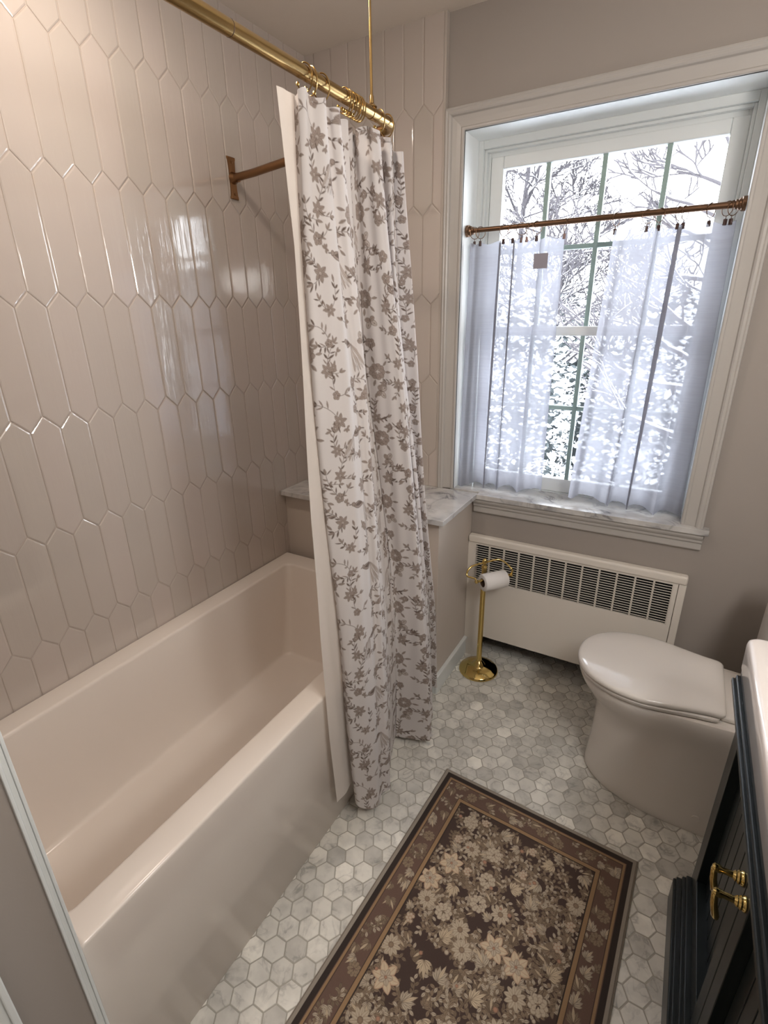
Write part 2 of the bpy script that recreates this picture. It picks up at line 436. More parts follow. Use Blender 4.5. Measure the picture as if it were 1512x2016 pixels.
wchild(m.build('window_sill', M['marble'], bevel=.0012))
ap = MB(); pr = [(0, .762), (.010, .762), (.014, .768), (.014, .79), (.020, .797), (.020, .806), (.027, .812), (.031, .820), (.031, .8335), (0, .8335)]
vs = [(x, YW-h, z) for x in (.800, 1.690) for h, z in pr]; n = len(pr)
ap.add(vs, [(i, (i+1) % n, n+(i+1) % n, n+i) for i in range(n)]+[tuple(range(n)), tuple(range(n, 2*n))])
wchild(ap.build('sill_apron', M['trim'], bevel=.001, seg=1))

# ---------------------------------------------------------------- bathtub
def rrect(x0, x1, y0, y1, r, z, n=6):
    out = []
    for cx, cy, a0 in ((x1-r, y1-r, 0), (x0+r, y1-r, 90), (x0+r, y0+r, 180), (x1-r, y0+r, 270)):
        for k in range(n+1):
            a = math.radians(a0+90*k/n); out.append((cx+r*math.cos(a), cy+r*math.sin(a), z))
    return out
x0, x1, y0, y1 = .0015, XT, YN+.003, YF-.0015
ix0, ix1, iy0, iy1 = .086, .681, YN+.016, -.442
H = HT
rings = [rrect(x0+.004, x1-.010, y0, y1, .004, 0), rrect(x0, x1-.006, y0, y1, .004, .004), rrect(x0, x1-.001, y0, y1, .004, H-.03)]
for a in (0, 25, 45, 65, 90):
    r = math.radians(a); d = .008*(1-math.cos(r)); rings.append(rrect(x0+d, x1-d, y0+d, y1-d, .006, H-.008+.008*math.sin(r)))
for a in (90, 60, 30, 0):
    r = math.radians(a); d = .010*(1-math.cos(r))
    rings.append(rrect(ix0-.010+.010*math.cos(r), ix1+.010-.010*math.cos(r), iy0-.010+.010*math.cos(r), iy1+.010-.010*math.cos(r), .028, H-.010+.010*math.sin(r)))
rings.append(rrect(ix0+.012, ix1-.006, iy0+.006, iy1-.02, .032, .42))
rings.append(rrect(ix0+.026, ix1-.014, iy0+.016, iy1-.06, .036, .27))
rings.append(rrect(ix0+.036, ix1-.022, iy0+.03, iy1-.09, .04, .158))
for a in (0, 22, 45, 67, 90):
    r = math.radians(a); d = .020*(1-math.cos(r))
    rings.append(rrect(ix0+.038+d, ix1-.024-d, iy0+.035+d, iy1-.095-d, .042, .150-.020*math.sin(r)))
rings.append(rrect(ix0+.20, ix1-.20, iy0+.3, iy1-.3, .05, .124))
tub = empty('bathtub', (.38, -1.08, 0)); tag(tub, 'white alcove bathtub with a plain apron along the tiled wall', 'bathtub')
def child(o, par):
    o.parent = par; o.matrix_parent_inverse = Matrix.Translation(-Vector(par.location)); return o
child(MB().loft(rings).build('tub_body', M['tub'], auto=50), tub)
drain = MB().lathe([(.0, .0), (.034, .0), (.034, .003), (.028, .0045), (.0, .0045)], (.38, -1.66, .1235), 24).build('drain', M['brass'])
child(drain, tub)

# ---------------------------------------------------------------- shower rod
ZR, XRD = 2.083, .733
rod = empty('shower_curtain_rod', (XRD, -1.2, ZR)); tag(rod, 'brass L-shaped shower curtain rod hung from the ceiling above the bathtub', 'curtain rod')
pts = [(XRD, YN+.004, ZR), (XRD, -1.3, ZR), (XRD, -.65, ZR)]
ex, ey = XRD, -.575
for k in range(0, 9):
    a = math.radians(90*k/8); pts.append((ex-.045+.045*math.cos(a), ey-.02+.045*math.sin(a), ZR))
pts += [(.4, -.51, ZR-.005), (.12, -.458, ZR-.010)]
child(MB().tube(pts[:11], .0135, 24).build('rod_tube', M['brass']), rod)
child(MB().tube(pts[10:]+[(.004, -.4445, ZR-.011)], .0125, 24).build('return_arm', M['bronze']), rod)
child(MB().lathe([(.0137, -.0006), (.0139, 0), (.0137, .0006)], (XRD, -1.165, ZR), 24, 'y').build('joint_line', M['dark_clip']), rod)
def flange(y, z, xw, sgn=1):
    m = MB(); hw = lambda t: .0135+.0045*abs(t)**3+(.002 if abs(t) > .85 else 0)
    outl = []
    K = 24
    for k in range(K+1):
        t = -1+2*k/K; w_ = hw(t)
        if abs(t) > .93: w_ *= .93
        outl.append((w_, t*.066))
    loop = [(w_, h) for w_, h in outl]+[(-w_, h) for w_, h in outl[::-1]]
    rings = []
    for hgt, sc in ((0, 1), (.004, 1), (.0065, .9), (.0065, .2)):
        rings.append([(xw+sgn*hgt, y+a*sc, z+b*(.97 if sc < 1 else 1)*(1 if sc > .5 else .9)) for a, b in loop])
    m.loft(rings)
    m.lathe([(.020, sgn*.004), (.0185, sgn*.012), (.0145, sgn*.018), (.0145, sgn*.03), (.012, sgn*.03)], (xw, y, z), 24, 'x')
    for s_ in (-1, 1): m.lathe([(.0045, sgn*.006), (.0045, sgn*.0085), (.002, sgn*.0095)], (xw, y, z+s_*.05), 12, 'x')
    return m
child(flange(-.4445, ZR-.011, .0005).build('wall_flange', M['bronze']), rod)
m = MB(); m.lathe([(.03, 0), (.03, .004), (.018, .010), (.016, .02)], (XRD, YN+.0005, ZR), 24, 'y'); child(m.build('wall_flange', M['brass']), rod)
m = MB(); m.tube([(XRD, -.677, ZR+.018), (XRD, -.677, HC-.006)], .0035, 12)
m.lathe([(.0135, 0), (.0135, .0008), (.006, .008), (.0055, .022), (.004, .026)], (XRD, -.677, ZR+.0125), 16)
m.lathe([(.004, 0), (.02, .012), (.02, .0155)], (XRD, -.677, HC-.016), 16)
m.lathe([(.0148, -.008), (.0148, .008)], (XRD, -.677, ZR), 24, 'y')
child(m.build('ceiling_support', M['brass']), rod)

# ---------------------------------------------------------------- curtain hooks
ry = [-.952, -.930, -.892, -.803, -.790, -.778, -.767, -.757, -.748, -.739, -.640, -.600]
proto_hook = None
for i, y in enumerate(ry):
    if proto_hook is None:
        h = empty('curtain_hook', (XRD, y, ZR))
        c = []
        for k in range(25):
            a = math.radians(-70+320*k/24); c.append((.0225*math.sin(a)*.82, 0, -.008+.0225*math.cos(a)*1.15))
        MB().tube(c, .0016, 8).build('wire_loop', M['brass'], h)
        bb = MB(); bb.lathe([(.0, -.0042), (.003, -.003), (.0042, 0), (.003, .003), (.0, .0042)], (.0225*math.sin(math.radians(-70))*.82, 0, -.008+.0225*math.cos(math.radians(-70))*1.15), 12)
        bb.lathe([(.0, -.0042), (.003, -.003), (.0042, 0), (.003, .003), (.0, .0042)], (.0225*math.sin(math.radians(250))*.82, 0, -.008+.0225*math.cos(math.radians(250))*1.15), 12)
        bb.build('bead', M['polished'], h)
        proto_hook = h
    else:
        h = proto_hook.copy(); COL.objects.link(h); h.location = (XRD, y, ZR)
        for ch in list(proto_hook.children):
            d = ch.copy(); COL.objects.link(d); d.parent = h
    h.rotation_euler = (0, 0, math.radians([12, -8, 20, 4, -6, 3, 8, -4, 2, 6, -12, 10][i]))
    lab = {0: 'brass wire shower curtain hook nearest the camera on the bare rod', 1: 'second brass shower curtain hook along from the bare rod, close behind the nearest one',
           2: 'third brass shower curtain hook, apart from the near pair, beside the second fold', 10: 'brass shower curtain hook just past the ceiling support rod', 11: 'farthest brass shower curtain hook at the bend of the rod'}.get(i, 'brass shower curtain hook bunched in the tight cluster at mid curtain')
    tag(h, lab, 'curtain hook', 'shower curtain hooks')

# ---------------------------------------------------------------- print painter
class Canvas:
    def __init__(s, w, h, px, bg, wrap=True):
        s.px = px; s.W = int(round(w/px)); s.H = int(round(h/px)); s.a = np.empty((s.H, s.W, 3), np.float32); s.a[:] = bg[:3]; s.wrap = wrap
    def stamp(s, cx, cy, R, fn):
        i0, i1 = int((cx-R)/s.px), int((cx+R)/s.px)+1; j0, j1 = int((cy-R)/s.px), int((cy+R)/s.px)+1
        ii = np.arange(i0, i1); jj = np.arange(j0, j1)
        if not s.wrap:
            ii = ii[(ii >= 0) & (ii < s.W)]; jj = jj[(jj >= 0) & (jj < s.H)]
            if len(ii) == 0 or len(jj) == 0: return
        X, Y = np.meshgrid((ii+.5)*s.px-cx, (jj+.5)*s.px-cy)
        al, col = fn(X, Y)
        al = np.clip(al, 0, 1)[..., None]
        J, I = np.meshgrid(jj % s.H, ii % s.W, indexing='ij')
        s.a[J, I] = s.a[J, I]*(1-al)+np.asarray(col, np.float32)*al
    def leaf(s, x, y, L, w, ang, c, dark, rib=True, pw=.8, soft=None):
        ca, sa = math.cos(ang), math.sin(ang); cx, cy = x+ca*L/2, y+sa*L/2; e = soft or s.px*.8
        def fn(X, Y):
            u = (X*ca+Y*sa)/L+.5; v = -X*sa+Y*ca
            hw = w*np.power(np.clip(np.sin(np.clip(u, 0, 1)*PI), 0, 1), pw)*np.where((u > 0) & (u < 1), 1, 0)
            al = np.clip((hw-np.abs(v))/e, 0, 1)
            edge = np.clip(1-(hw-np.abs(v))/(w*.35+1e-6), 0, 1)
            if rib: edge = np.maximum(edge, np.clip(1-np.abs(v)/(e*1.2), 0, 1)*.8)
            edge = edge[..., None]
            return al, np.asarray(c[:3])*(1-edge)+np.asarray(dark[:3])*edge
        s.stamp(cx, cy, max(L/2, w)+e*2, fn)
    def disc(s, x, y, r, c, dark=None):
        e = s.px*.8; dark = dark or c
        def fn(X, Y):
            d = np.hypot(X, Y); k = np.clip((d/r-.5)*2, 0, 1)[..., None]
            return np.clip((r-d)/e, 0, 1), np.asarray(c[:3])*(1-k)+np.asarray(dark[:3])*k
        s.stamp(x, y, r+e*2, fn)
    def stem(s, pts, r, c):
        for (x0, y0), (x1, y1) in zip(pts[:-1], pts[1:]):
            L = math.hypot(x1-x0, y1-y0); n = max(1, int(L/(r*.8)))
            for k in range(n): s.disc(x0+(x1-x0)*k/n, y0+(y1-y0)*k/n, r, c)
    def flower(s, x, y, R, n, ang, c, dark, core, wd=.42, pw=.6):
        for k in range(n): s.leaf(x, y, R, R*wd, ang+2*PI*k/n, c, dark, pw=pw)
        s.disc(x, y, R*.22, core, dark)
    def rose(s, x, y, R, ang, c, dark):
        for rr, n in ((1, 9), (.75, 7), (.5, 5), (.3, 4)):
            for k in range(n):
                a = ang+rr*5+2*PI*k/n
                s.leaf(x+math.cos(a)*R*rr*.35, y+math.sin(a)*R*rr*.35, R*rr*.62, R*rr*.34, a, c, dark, rib=False, pw=.5)

# toile print for the shower curtain
def curtain_canvas():
    R = random.Random(21)
    bg = srgb(216, 211, 209); c1 = srgb(160, 147, 139); c2 = srgb(110, 96, 88); c3 = srgb(190, 180, 173)
    W_, H_ = .60, .62
    cv = Canvas(W_, H_, .001, bg)
    def sprig(x, y, a, L, bend=1.2, n=6, fl=True):
        pts = [(x, y)]; cc = a
        for k in range(n*2):
            cc += bend/(n*2); x += math.cos(cc)*L/(n*2); y += math.sin(cc)*L/(n*2); pts.append((x, y))
            if k % 2:
                for sgn in (-1, 1):
                    if R.random() < .8: cv.leaf(x, y, R.uniform(.011, .023), R.uniform(.0020, .0034), cc+sgn*R.uniform(.5, 1), R.choice((c1, c2)), c2)
        cv.stem(pts, .0011, c2)
        cv.leaf(x, y, .02, .004, cc, c1, c2)
        return x, y, cc
    def bud(x, y):
        for k in range(R.randint(3, 5)): cv.leaf(x, y, R.uniform(.008, .013), .0035, R.uniform(0, 6.3), c1, c2, pw=.5)
    def pansy(x, y, s=1):
        a = R.uniform(0, 6)
        for k in range(5): cv.leaf(x, y, .017*s, .0085*s, a+k*1.257, c1, c2, pw=.4)
        cv.disc(x, y, .003*s, bg, c2)
    def lily(x, y, s=1): cv.flower(x, y, .026*s, 6, R.uniform(0, 6), c1, c2, c3, .27, .9)
    def butterfly(x, y, a):
        for sg in (-1, 1):
            cv.leaf(x, y, .026, .0085, a+sg*.75, c3, c2, pw=.45); cv.leaf(x, y, .018, .0075, a+sg*1.9, c1, c2, pw=.45)
            cv.disc(x+math.cos(a+sg*.75)*.016, y+math.sin(a+sg*.75)*.016, .002, c2)
        cv.leaf(x-math.cos(a)*.008, y-math.sin(a)*.008, .022, .0018, a, c2, c2)
    def bird(x, y, f):
        for k in range(5): cv.leaf(x-f*.012, y, .074, .0052, -PI/2-f*(.10+.13*k), bg if k % 2 else c3, c2, pw=.6)
        cv.leaf(x-f*.012, y-.004, .05, .011, .15 if f > 0 else PI-.15, c1, c2, pw=.7)
        cv.leaf(x-f*.008, y, .036, .006, (.05 if f > 0 else PI-.05), c2, c2)
        cv.disc(x+f*.034, y+.006, .0068, c1, c2); cv.leaf(x+f*.038, y+.006, .012, .002, (0 if f > 0 else PI), c2, c2)
    def peony(x, y, q=.026):
        cv.rose(x, y, q, R.random()*6, c1, c2)
        for k in range(7): a = k*.9+R.uniform(-.2, .2); cv.leaf(x+math.cos(a)*q*.95, y+math.sin(a)*q*.95, .022, .0042, a, c1, c2)
    def spray(x, y):
        a = R.uniform(.6, 2.5); b = R.choice((-1, 1))
        x2, y2, a2 = sprig(x, y, a, R.uniform(.05, .08), b*R.uniform(.6, 1.6), 5)
        (pansy if R.random() < .5 else lily)(x, y, R.uniform(.65, .95))
        sprig(x, y, a+2.4*b, .036, -b, 3)
        if R.random() < .5: pansy(x2, y2, .6)
    cells = []
    nxx, nyy = 8, 9
    for i in range(nxx):
        for j in range(nyy):
            x = (i+.5)*W_/nxx+R.uniform(-.012, .012); y = (j+.5+(.5 if i % 2 else 0))*H_/nyy+R.uniform(-.012, .012)
            cells.append((x, y, (i*2+j*3) % 9))
    for x, y, q in cells:
        if q == 0: peony(x, y)
        elif q == 4: bird(x, y+.012, R.choice((-1, 1)))
        elif q == 6: butterfly(x, y, R.uniform(0, 6.3))
        elif q == 2: spray(x, y); bud(x+.02, y-.02)
        else: spray(x, y)
    return cv

def catmull(P, n):
    P = [np.array(p, float) for p in P]; out = []
    Q = [2*P[0]-P[1]]+P+[2*P[-1]-P[-2]]
    for i in range(1, len(Q)-2):
        for t in np.linspace(0, 1, n, endpoint=False):
            a, b, c, d = Q[i-1:i+3]
            out.append(.5*((2*b)+(c-a)*t+(2*a-5*b+4*c-d)*t*t+(3*b-a-3*c+d)*t**3))
    out.append(Q[-2]); return np.array(out)

def grid_mesh(name, V, nu, nv, mat_, parent=None, attr=None, col=None, scal=None):
    me = bpy.data.meshes.new(name)
    me.vertices.add(nu*nv); me.vertices.foreach_set('co', V.astype(np.float32).ravel())
    i = np.arange(nu-1)[None, :]+np.arange(nv-1)[:, None]*nu
    q = np.stack([i, i+1, i+1+nu, i+nu], -1).reshape(-1, 4)
    nf = len(q)
    me.loops.add(nf*4); me.loops.foreach_set('vertex_index', q.astype(np.int32).ravel())
    me.polygons.add(nf); me.polygons.foreach_set('loop_start', (np.arange(nf)*4).astype(np.int32))
    me.polygons.foreach_set('use_smooth', np.ones(nf, bool))
    me.update(calc_edges=True)
    if col is not None:
        a = me.color_attributes.new(attr, 'FLOAT_COLOR', 'POINT'); c4 = np.ones((nu*nv, 4), np.float32); c4[:, :3] = col.reshape(-1, 3); a.data.foreach_set('color', c4.ravel())
    if scal is not None:
        a = me.attributes.new(attr, 'FLOAT', 'POINT'); a.data.foreach_set('value', scal.astype(np.float32).ravel())
    me.materials.append(mat_)
    return link(bpy.data.objects.new(name, me), parent)

def shower_curtain():
    cv = curtain_canvas()
    zs = [2.045, 1.75, 1.45, 1.1, .75, .4, .035]
    Lx = [(.735, -1.0), (.74, -1.009), (.745, -1.013), (.757, -1.011), (.785, -1.019), (.80, -1.025), (.815, -1.020)]
    C1 = [(.765, -.869), (.785, -.867), (.80, -.852), (.82, -.85), (.84, -.853), (.86, -.867), (.875, -.885)]
    C2 = [(.765, -.705), (.785, -.687), (.81, -.656), (.835, -.627), (.86, -.604), (.89, -.604), (.905, -.600)]
    C3 = [(.755, -.612), (.765, -.606), (.785, -.592), (.81, -.56), (.83, -.533), (.85, -.511), (.865, -.502)]
    Rr = [(.735, -.510), (.745, -.472), (.755, -.448), (.765, -.42), (.785, -.386), (.80, -.345), (.808, -.330)]
    al = np.array((-.57, .82)); rt = np.array((.82, .57))
    rows = []
    for i, z in enumerate(zs):
        t = i/(len(zs)-1)
        L, c1, c2, c3, r = (np.array(a[i]) for a in (Lx, C1, C2, C3, Rr))
        lim = .776 if z < .6 else (.70 if z > 1.2 else .72+.05*(1.2-z)/.6)
        def fix(p): p = p.copy(); p[0] = max(p[0], lim); return p
        ra = lambda p: (float(np.dot(rt, p)), float(np.dot(al, p)))
        P = lambda r_, a_: fix(rt*r_+al*a_)
        (r0, a0), (r1, a1), (r2, a2), (r3, a3), (r4, a4) = map(ra, (L, c1, c2, c3, r))
        g = 1 if z < 1.9 else .8; w1 = r1-r0
        def crest(r_, a_, q=1): return [P(r_-.030*q, a_-.014*q), P(r_-.011*q, a_-.008*q), P(r_, a_+.010), P(r_-.006, a_+.036)]
        N = [P(r0+.006, a0+.055), P(r0, a0+.018), P(r0+.010, a0-.006), P(r0+w1*.35, a0*.68+a1*.32-.018-.012*t), P(r0+w1*.62, a0*.4+a1*.6-.020-.012*t)]+crest(r1, a1)
        lo = r1-.022; ww = r2-lo
        N += [P(lo+.002, a2+.050*g), P(lo+ww*.22, a2+.040*g), P(lo+ww*.50, a2+.014)]+crest(r2, a2, .8)
        lo = r2-.016; ww = r3-lo
        N += [P(lo, a3+.030), P(lo+ww*.4, a3+.024)]+crest(r3, a3, .4)
        lo = r3-.012; ww = r4-lo
        N += [P(lo, a4+.022), P(lo+ww*.5, a4+.010), P(r4-.006, a4-.002), P(r4-.002, a4+.014)]
        rows.append(catmull(N, 40))
    rows = np.array(rows)          # K, n, 2
    # uniform arc length at mid level
    nz = 1300; nu = rows.shape[1]
    zz = np.linspace(zs[0], zs[-1], nz)
    tt = np.interp(-zz, [-z for z in zs], np.arange(len(zs)))
    # smooth vertical interpolation with catmull
    A = np.concatenate([2*rows[:1]-rows[1:2], rows, 2*rows[-1:]-rows[-2:-1]])
    i = np.clip(tt.astype(int), 0, len(zs)-2); f = (tt-i)[:, None, None]
    a, b, c, d = A[i], A[i+1], A[i+2], A[i+3]
    XY = .5*((2*b)+(c-a)*f+(2*a-5*b+4*c-d)*f*f+(3*b-a-3*c+d)*f**3)
    mid = rows[3]; seg = np.hypot(*np.diff(mid, axis=0).T); s = np.concatenate([[0], np.cumsum(seg)])
    nS = int(s[-1]/.0015); sn = np.linspace(0, s[-1], nS)
    idx = np.interp(sn, s, np.arange(nu)); i0 = np.clip(idx.astype(int), 0, nu-2); ff = (idx-i0)[None, :, None]
    XY = XY[:, i0]*(1-ff)+XY[:, i0+1]*ff
    Z = np.repeat(zz[:, None], nS, 1)
    # small gathers under the hooks and soft ripples lower down
    tang = np.gradient(XY, axis=1); tang /= np.linalg.norm(tang, axis=2, keepdims=True)+1e-9
    nor = np.stack([tang[..., 1], -tang[..., 0]], -1)
    top = np.exp(-(2.045-Z)/.13); S_ = np.repeat(sn[None, :], nz, 0)
    amp = .0075*top*np.sin(S_*2*PI/.072+.6)+.0022*np.sin(S_*2*PI/.11+Z*3.1)+.0016*np.sin(S_*2*PI/.047-Z*5)
    amp *= np.clip((Z-.02)/.5, .25, 1)
    XY = XY+nor*amp[..., None]
    Z = Z-.010*top*(.5-.5*np.cos(S_*2*PI/.09))
    hem = np.clip((.30-Z)/.3, 0, 1)
    zo = np.interp(idx/40, range(26), [.05, .05, .04, .015, .0, 0, 0, .005, .01, .004, -.004, -.006, -.004, 0, .01, .02, .03, .02, .01, 0, .01, .02, .02, .015, .01, .02])
    Z = Z+hem**2*zo[None, :]
    XY[..., 0] = np.where(Z < .62, np.maximum(XY[..., 0], .770), XY[..., 0])
    V = np.concatenate([XY, Z[..., None]], -1)
    uu = sn[None, :]*np.ones((nz, 1)); vv = (zz-zs[-1])[:, None]*np.ones((1, nS))
    ci = np.mod(uu/cv.px, cv.W); cj = np.mod(vv/cv.px, cv.H)
    i0 = ci.astype(int) % cv.W; j0 = cj.astype(int) % cv.H; fi = (ci-ci.astype(int))[..., None]; fj = (cj-cj.astype(int))[..., None]
    i1 = (i0+1) % cv.W; j1 = (j0+1) % cv.H
    col = (cv.a[j0, i0]*(1-fi)+cv.a[j0, i1]*fi)*(1-fj)+(cv.a[j1, i0]*(1-fi)+cv.a[j1, i1]*fi)*fj
    o = grid_mesh('shower_curtain', V, nS, nz, M['print'], attr='print', col=col)
    tag(o, 'floral and bird print fabric shower curtain hanging in folds outside the tub', 'shower curtain')
shower_curtain()

def liner():
    zs = [2.04, 1.75, 1.45, 1.1, .75, .4, .13]
    P = [(.722, -1.034), (.725, -1.016), (.735, -1.034), (.75, -1.060), (.772, -1.084), (.782, -1.088), (.788, -1.081)]
    rows = []
    for (x, y), z in zip(P, zs):
        w = .035+.035*(2.04-z)/1.9; xl = max(x-.002, .768 if z < .6 else .70)
        rows.append(catmull([(x, y), (x+.004, y+w*.5), (xl+.003, y+w), (xl+.001, y+w+.035), (max(xl-.006, .768 if z < .6 else 0), y+w+.06)], 10))
    rows = np.array(rows); nz = 120; zz = np.linspace(zs[0], zs[-1], nz); out = np.empty((nz, rows.shape[1], 3))
    for k in range(rows.shape[1]):
        for d in range(2): out[:, k, d] = np.interp(-zz, [-z for z in zs], rows[:, k, d])
        out[:, k, 2] = zz
    out[..., 0] += .0012*np.sin(out[..., 1]*90+out[..., 2]*4)
    o = grid_mesh('curtain_liner', out, rows.shape[1], nz, M['liner'])
    tag(o, 'plain white shower liner showing at the tub side of the printed curtain', 'shower liner')
liner()

# ---------------------------------------------------------------- radiator cover
def radiator():
    r = empty('radiator_cover', (1.23, .02, 0)); tag(r, 'cream metal radiator cover with a slotted grille below the window', 'radiator')
    X0, X1, Y0, Y1, ZT = .7895, 1.673, .020, YW-.0005, .655
    m = MB(); m.box(X0+.0, X1, Y0-.006, Y1, ZT-.036, ZT); child(m.build('cover_top', M['radiator'], bevel=.008, seg=3), r)
    gx0, gx1, gz0, gz1 = .824, 1.630, .432, .612
    m = MB(); m.box(X0, gx0, Y0, Y1, .0, ZT-.036); m.box(gx1, X1-.028, Y0, Y1, .127, ZT-.036); m.box(gx0, gx1, Y0, Y0+.012, gz1, ZT-.036)
    m.box(gx0, gx1, Y0, Y0+.012, .127, gz0); m.box(gx0, .868, Y0, Y1, 0, .127)
    child(m.build('front_panel', M['radiator']), r)
    child(box('end_strip', (X1-.026, X1, Y0+.001, Y1, 0, ZT-.036), M['radiator'], bevel=.002), r)
    m = MB(); nc, nr = 12, 16; cw = (gx1-gx0)/nc
    for k in range(nc+1):
        x = gx0+k*cw; m.box(max(gx0, x-.0035), min(gx1, x+.0035), Y0+.0005, Y0+.008, gz0, gz1)
    rh = (gz1-gz0)/nr
    for k in range(nr+1):
        z = gz0+k*rh; m.box(gx0, gx1, Y0+.0005, Y0+.003, z-.0012, z+.0012)
    child(m.build('grille', M['radiator']), r)
    child(box('interior_shade', (gx0-.002, gx1+.002, YW+.012, YW+.02, .135, ZT-.045), M['black']), r)  # black sheet standing in for the shade behind the grille slots
radiator()
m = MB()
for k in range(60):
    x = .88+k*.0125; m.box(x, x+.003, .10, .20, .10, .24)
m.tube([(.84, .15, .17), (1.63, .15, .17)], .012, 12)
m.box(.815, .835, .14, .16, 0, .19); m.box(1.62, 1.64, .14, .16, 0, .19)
tag(m.build('radiator_core', M['black']), 'finned heating pipe, coloured black as shade, in the gap under the cream cover', 'radiator')  # pipe shares the black that paints the shade of the gap
tag(box('wall_recess_shade', (.812, 1.648, .226, .2395, 0, .62), M['black']), kind='structure')  # back of the recess, its shade painted on as black

# ---------------------------------------------------------------- toilet paper stand and roll
sx, sy = .903, -.073
st = empty('toilet_paper_stand', (sx, sy, 0)); tag(st, 'polished brass floor stand holding the toilet paper roll', 'toilet paper holder')
MB().lathe([(.090, 0), (.092, .003), (.091, .009), (.086, .015), (.074, .018), (.069, .023), (.052, .026), (.034, .030), (.030, .034), (.026, .042), (.017, .052), (.012, .058), (0, .058)], n=64).build('base', M['polished'], st)
MB().lathe([(.0135, .055), (.0135, .066), (.0122, .069), (.0118, .30), (.0118, .548), (.013, .551), (.013, .558), (.008, .562), (.007, .572), (.010, .576), (.0115, .583), (.008, .592), (.003, .596), (0, .596)], n=32).build('pole', M['polished'], st)
# arm: curved bar through the pole top, with drop ends carrying the roll spindle
d = Vector((.64, .77, 0)).normalized(); nn = Vector((.77, -.64, 0))
A = Vector((.004, -.066, .517)); B = Vector((.096, .043, .517))
arc = []
C0 = Vector((-.045, -.050, .566)); C1_ = Vector((0, 0, .576)); C2_ = Vector((.055, .045, .583)); C3_ = Vector((.112, .030, .560))
cp = catmull([tuple(A+Vector((-.018, -.006, .010))), (-.052, -.075, .535), tuple(C0), tuple(C1_), tuple(C2_), tuple(C3_), tuple(B+Vector((.016, .002, .012)))], 12)
MB().tube([tuple(p) for p in cp], .0042, 12).build('curved_arm', M['polished'], st)
sp = MB(); dr = (B-A).normalized(); sp.tube([A-dr*.014, B+dr*.014], .006, 14)
for q in (A-dr*.016, B+dr*.016):
    for k in (0,): sp.lathe([(0, -.009), (.006, -.0065), (.009, 0), (.006, .0065), (0, .009)], tuple(q), 20)
sp.tube([A-dr*.016, tuple(A+Vector((-.018, -.006, .010)))], .004, 10); sp.tube([B+dr*.016, tuple(B+Vector((.016, .002, .012)))], .004, 10)
sp.build('spindle', M['polished'], st)
def roll():
    m = MB(); c = Vector((sx, sy, 0))+(A+B)/2; c.z -= .012
    L = .114; u = dr; a = Vector((0, 0, 1)); b = u.cross(a)
    prof = [(.020, -L/2), (.036, -L/2), (.0385, -L/2+.003), (.039, 0), (.0385, L/2-.003), (.036, L/2), (.020, L/2)]
    rings = [[tuple(c+u*h+(a*math.cos(2*PI*k/48)+b*math.sin(2*PI*k/48))*r) for k in range(48)] for r, h in prof]
    rings.append(rings[0]); m.loft(rings, False, False)
    o = m.build('toilet_paper_roll', M['paper'], auto=60)
    m2 = MB(); rr = [[tuple(c+u*h+(a*math.cos(2*PI*k/32)+b*math.sin(2*PI*k/32))*r) for k in range(32)] for r, h in ((.0198, -L/2), (.0198, L/2), (.0185, L/2), (.0185, -L/2), (.0198, -L/2))]
    m2.loft(rr, False, False).build('cardboard_core', M['core'], o)
    tag(o, 'white toilet paper roll on the brass floor stand', 'toilet paper')
roll()

